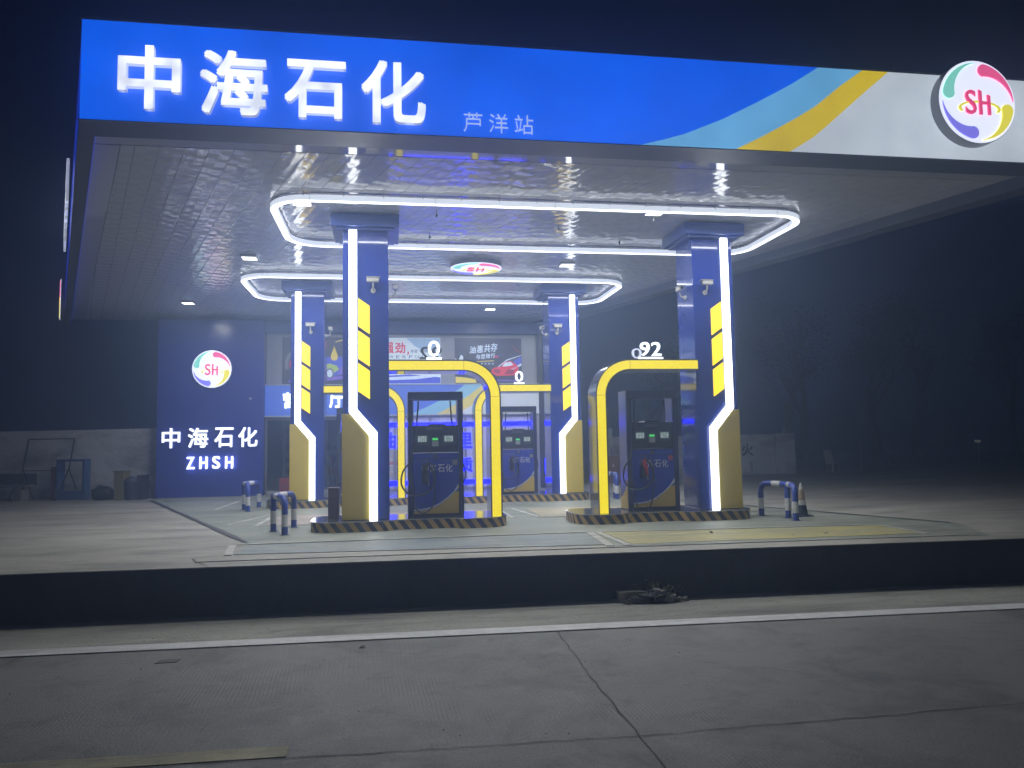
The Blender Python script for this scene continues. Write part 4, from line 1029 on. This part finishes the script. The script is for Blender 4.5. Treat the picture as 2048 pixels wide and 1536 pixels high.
MB().box(0, 2.9, -.2, .2, .40, .47).build('seat', bm, t); MB().box(0, 2.9, .22, .28, .42, .80).build('backrest', mat('bench_back', (.09, .09, .10), .6), t)
for x in (.2, 1.35, 2.5): MB().box(x, x + .25, -.17, .17, 0, .399).build('leg', bm, t)
t = thing('waste_bin', 'dull yellow waste bin left of the white cone', 'bin', (-8.05, 24.0, 0), R(-8))
MB().box(0, .28, 0, .4, 0, .82).build('body', mat('bin_yellow', (.17, .15, .06), .5), t, bevel=.02); MB().box(-.02, .30, -.02, .42, .821, .86).build('lid', mat('bin_yellow_lid', (.14, .13, .06), .5), t)
t = thing('waste_bin', 'dark covered bin between the yellow bin and the white cone', 'bin', (-7.75, 23.95, 0), R(-8))
MB().lathe([(.15, 0), (.20, .5), (.22, .52), (.22, .56), (.12, .66), (0.02, .70)], 16, .15, .15).build('body', mat('bin_dark', (.03, .035, .06), .5), t); MB().box(.32, .5, .1, .5, 0, .72).build('side_box', mat('bin_dark2', (.02, .02, .03), .6), t)
bag = MB()
import mathutils
def blob(mb, cx, cy, cz, rx_, ry_, rz_, seed, n=14, m=9, mi=0):
    vs = []
    for i in range(m + 1):
        th = math.pi * i / m
        for k in range(n):
            ph = 2 * math.pi * k / n
            d = Vector((math.sin(th) * math.cos(ph), math.sin(th) * math.sin(ph), math.cos(th)))
            q = 1 + .28 * mathutils.noise.noise(d * 2.1 + Vector((seed, seed * 2, 0)))
            vs.append((cx + d.x * rx_ * q, cy + d.y * ry_ * q, max(cz + d.z * rz_ * q, cz - rz_ * .8)))
    fs = [(i * n + k, i * n + (k + 1) % n, (i + 1) * n + (k + 1) % n, (i + 1) * n + k) for i in range(m) for k in range(n)]
    mb.add(vs, fs, mi, True)
blob(bag, 0, 0, .18, .35, .25, .24, 3.1)
o = bag.build('rubbish_bag', mat('bag_black', (.012, .012, .02), .35), loc=(-8.45, 24.35, 0)); tag(o, 'black rubbish bag slumped left of the yellow bin', 'bag')

# far right yard behind the 92 arch
t = thing('notice_board', 'faint grey notice board seen through the right arch', 'board', (7.3, 26.4, 0))
MB().box(.1, .55, 0, .03, 1.25, 1.95).build('board', mat('faint_board', (.2, .22, .2), .5), t); MB().box(.13, .17, .031, .07, 0, 1.95).box(.48, .52, .031, .07, 0, 1.95).build('leg', grey_pl, t)
t = thing('sand_box', 'reddish brown sand box behind the right arch', 'box', (7.35, 26.2, 0))
MB().box(0, 1.1, 0, .5, 0, .95).build('body', mat('rust_box', (.15, .07, .04), .7, var=.2, vs=4), t, bevel=.01)
MB().prism_xz([(.38, .58), (.50, .58), (.44, .70)], -.01, -.001).build('warning_plate', mat('warn', (.4, .4, .38), .5), t)
t = thing('broken_chair', 'small white chair standing in the dark yard at right', 'chair', (18.5, 29.8, 0), R(20))
cm = mat('chair_white', (.5, .5, .5), .5)
MB().box(0, .42, 0, .4, .36, .41).build('seat', cm, t); MB().prism_xz([(0, .41), (.10, .41), (-.04, .85), (-.12, .95)], 0, .38).build('backrest', cm, t)
for a, b in ((.02, .02), (.37, .02), (.02, .35), (.37, .35)): MB().box(a, a + .04, b, b + .04, 0, .36).build('leg', cm, t)
t = thing('yard_lamp', 'tiny dim lamp far off in the dark at right', 'lamp', (25.6, 30, 0))
MB().tube([(0, 0, 0), (0, 0, 1.15)], .03, 8).build('pole', grey_pl, t); MB().box(-.1, .1, -.05, .05, 1.16, 1.26).build('lens', mat('dim_lamp', (.5, .5, .4), .4, emit=(.8, .8, .6), es=.09), t)
for i, (x, y, h) in enumerate([(14.6, 29.4, .55), (21.6, 30.5, .4), (20.6, 31.0, 1.1)]):
    t = thing('yard_post', ['short pale post near the far right wall', 'tiny pale post in the dark yard', 'thin taller post in the dark yard'][i], 'post', (x, y, 0), 0, 'pale posts in the dark yard')
    MB().tube([(0, 0, 0), (0, 0, h)], .05, 8).build('shaft', grey_pl, t); MB().lathe([(.06, h), (.03, h + .05)], 10).build('cap', cm, t)

# trees ------------------------------------------------------------
bark = mat('bark', (.05, .047, .045), .85, bump=.01, bs=12); leafA = mat('leaf_dark', (.004, .007, .004), .9, spec=.2); leafB = mat('leaf_mid', (.007, .011, .006), .9, spec=.2)
def tree(label, loc, h, r, seed, lean=(0, 0), n=2600):
    rnd = random.Random(seed); t = thing('tree', label, 'tree', loc, 0, 'dark trees behind the station')
    mb = MB(); tips = []
    def limb(p, d, L, rad, depth):
        pts = [p]; q = p.copy(); dd = d.copy()
        for k in range(5):
            dd = (dd + Vector((rnd.uniform(-.18, .18), rnd.uniform(-.18, .18), rnd.uniform(-.02, .12)))).normalized(); q = q + dd * (L / 5); pts.append(q.copy())
        mb.tube(pts, [rad * (1 - .6 * i / 5) for i in range(6)], 7)
        if depth == 0: tips.extend(pts[2:]); return
        for k in range(3 if depth > 1 else 4):
            a = rnd.uniform(0, 6.28); nd = (dd * .7 + Vector((math.cos(a), math.sin(a), rnd.uniform(0, .6))) * .75).normalized()
            limb(pts[rnd.randrange(3, 6)], nd, L * rnd.uniform(.55, .75), rad * .45, depth - 1)
    limb(Vector((0, 0, 0)), Vector((lean[0], lean[1], 1)).normalized(), h * .42, r * .085, 3)
    mb.build('trunk', bark, t)
    lf = MB()
    for i in range(n):
        c = rnd.choice(tips) + Vector((rnd.gauss(0, .75), rnd.gauss(0, .75), rnd.gauss(0, .6)))
        s = rnd.uniform(.06, .13); a = Vector((rnd.uniform(-1, 1), rnd.uniform(-1, 1), rnd.uniform(-.6, .6))).normalized() * s; b = a.cross(Vector((rnd.uniform(-1, 1), rnd.uniform(-1, 1), rnd.uniform(-1, 1)))).normalized() * s * .6
        lf.add([c - a, c - b, c + a, c + b], [(0, 1, 2, 3)], rnd.randrange(2))
    lf.build('crown', [leafA, leafB], t)
tree('dark leaning tree right of the painted wall', (28.5, 49.6, 0), 12.2, 4.5, 5, (.12, 0))
tree('dark tree behind the small white chair', (36.5, 52.7, 0), 12.8, 4.5, 11, (-.1, 0))
tree('dark tree between the chair tree and the right edge', (41.5, 55.1, 0), 14.9, 4.8, 41)
tree('tall dark tree filling the gap behind the leaning tree', (31.8, 57.5, 0), 14.9, 4.8, 51)
tree('dark tree near the right edge of the yard', (46.2, 50.2, 0), 12.2, 4.5, 21)
tree('dark tree behind the painted wall seen left of the right column', (19.1, 54.3, 0), 10.8, 4.2, 31)

# weeds and rubble at the kerb --------------------------------------
rb_ = MB(); rnd = random.Random(4)
for i in range(150):
    q = rnd.gauss(.5, .22); x = 2.95 + .72 * q; hgt = max(0, .13 - abs(q - .55) * .22)
    c = Vector((x, ky(3.2, 9.66) + rnd.uniform(-.17, .12), -.585 + rnd.uniform(0, hgt))); r = rnd.uniform(.012, .055)
    P8 = [c + Vector((sx * r * rnd.uniform(.5, 1.3), sy * r * rnd.uniform(.5, 1.2), sz * r * rnd.uniform(.3, .9))) for sz in (-1, 1) for sx, sy in ((-1, -1), (1, -1), (1, 1), (-1, 1))]
    rb_.add(P8, [(0, 3, 2, 1), (4, 5, 6, 7), (0, 1, 5, 4), (1, 2, 6, 5), (2, 3, 7, 6), (3, 0, 4, 7)], rnd.randrange(2))
o = rb_.build('rubble', [mat('rubble_grey', (.30, .30, .28), .9, var=.3, vs=14), mat('rubble_dark', (.05, .055, .05), .9)]); tag(o, 'heap of broken concrete rubble at the foot of the dark kerb wall', 'rubble', kind='stuff')
t = thing('concrete_chunk', 'broken concrete block at the left of the weeds', 'block', (2.88, ky(2.9, 9.62), -.594), R(-3))
MB().prism_xz([(0, 0), (.38, 0), (.36, .12), (.20, .135), (-.02, .13)], 0, .16).build('block', mat('chunk', (.38, .37, .34), .9, var=.25, vs=9, bump=.01, bs=20), t, bevel=.01)
t = thing('weed_plant', 'scrubby weed growing from rubble below the kerb wall', 'plant', (3.38, ky(3.38, 9.70), -.594))
wd = MB(); stm = MB()
for i in range(48):
    a = rnd.uniform(0, 6.28); sp_ = rnd.uniform(.03, .34); hh = rnd.uniform(.06, .27) * (1.2 if i < 5 else .75)
    tip = Vector((math.cos(a) * sp_ * 1.2, math.sin(a) * sp_ * .5, hh)); stm.tube([(0, 0, 0), tip * .5 + Vector((0, 0, .04)), tip], .003, 4)
    for k in range(16):
        c = tip * rnd.uniform(.45, 1.08) + Vector((rnd.gauss(0, .018), rnd.gauss(0, .018), rnd.gauss(0, .015))); s = rnd.uniform(.008, .022)
        u = Vector((rnd.uniform(-1, 1), rnd.uniform(-1, 1), rnd.uniform(-.5, .7))).normalized() * s; v = u.cross(Vector((rnd.uniform(-1, 1), .3, 1))).normalized() * s * .5
        wd.add([c - u, c - v, c + u, c + v], [(0, 1, 2, 3)])
stm.build('stem', mat('weed_stem', (.07, .06, .03), .8), t); wd.build('foliage', mat('weed_leaf', (.24, .27, .13), .7), t)

# ================================================================ HAZE
hz = bpy.data.materials.new('haze_air'); hz.use_nodes = True; hn = hz.node_tree
hn.nodes.remove(hn.nodes['Principled BSDF']); pv = hn.nodes.new('ShaderNodeVolumePrincipled')
pv.inputs['Color'].default_value = (.50, .66, 1.0, 1); pv.inputs['Density'].default_value = .0150; pv.inputs['Anisotropy'].default_value = .84
hn.links.new(pv.outputs[0], hn.nodes['Material Output'].inputs['Volume'])
o = MB().box(-44, 60, -13, 70, -1.9, 17.0).build('haze', hz); tag(o, 'thin night mist glowing round the lit station', 'haze', kind='stuff')

# ---------------------------------------------------------------- which emitters are sampled as lamps
for m in bpy.data.materials:
    big = m.name in ('white_light_diffuser', 'ring_light_diffuser', 'downlight_glass', 'letter_return')
    m.cycles.emission_sampling = 'FRONT' if big and m.name != 'letter_return' else 'NONE'
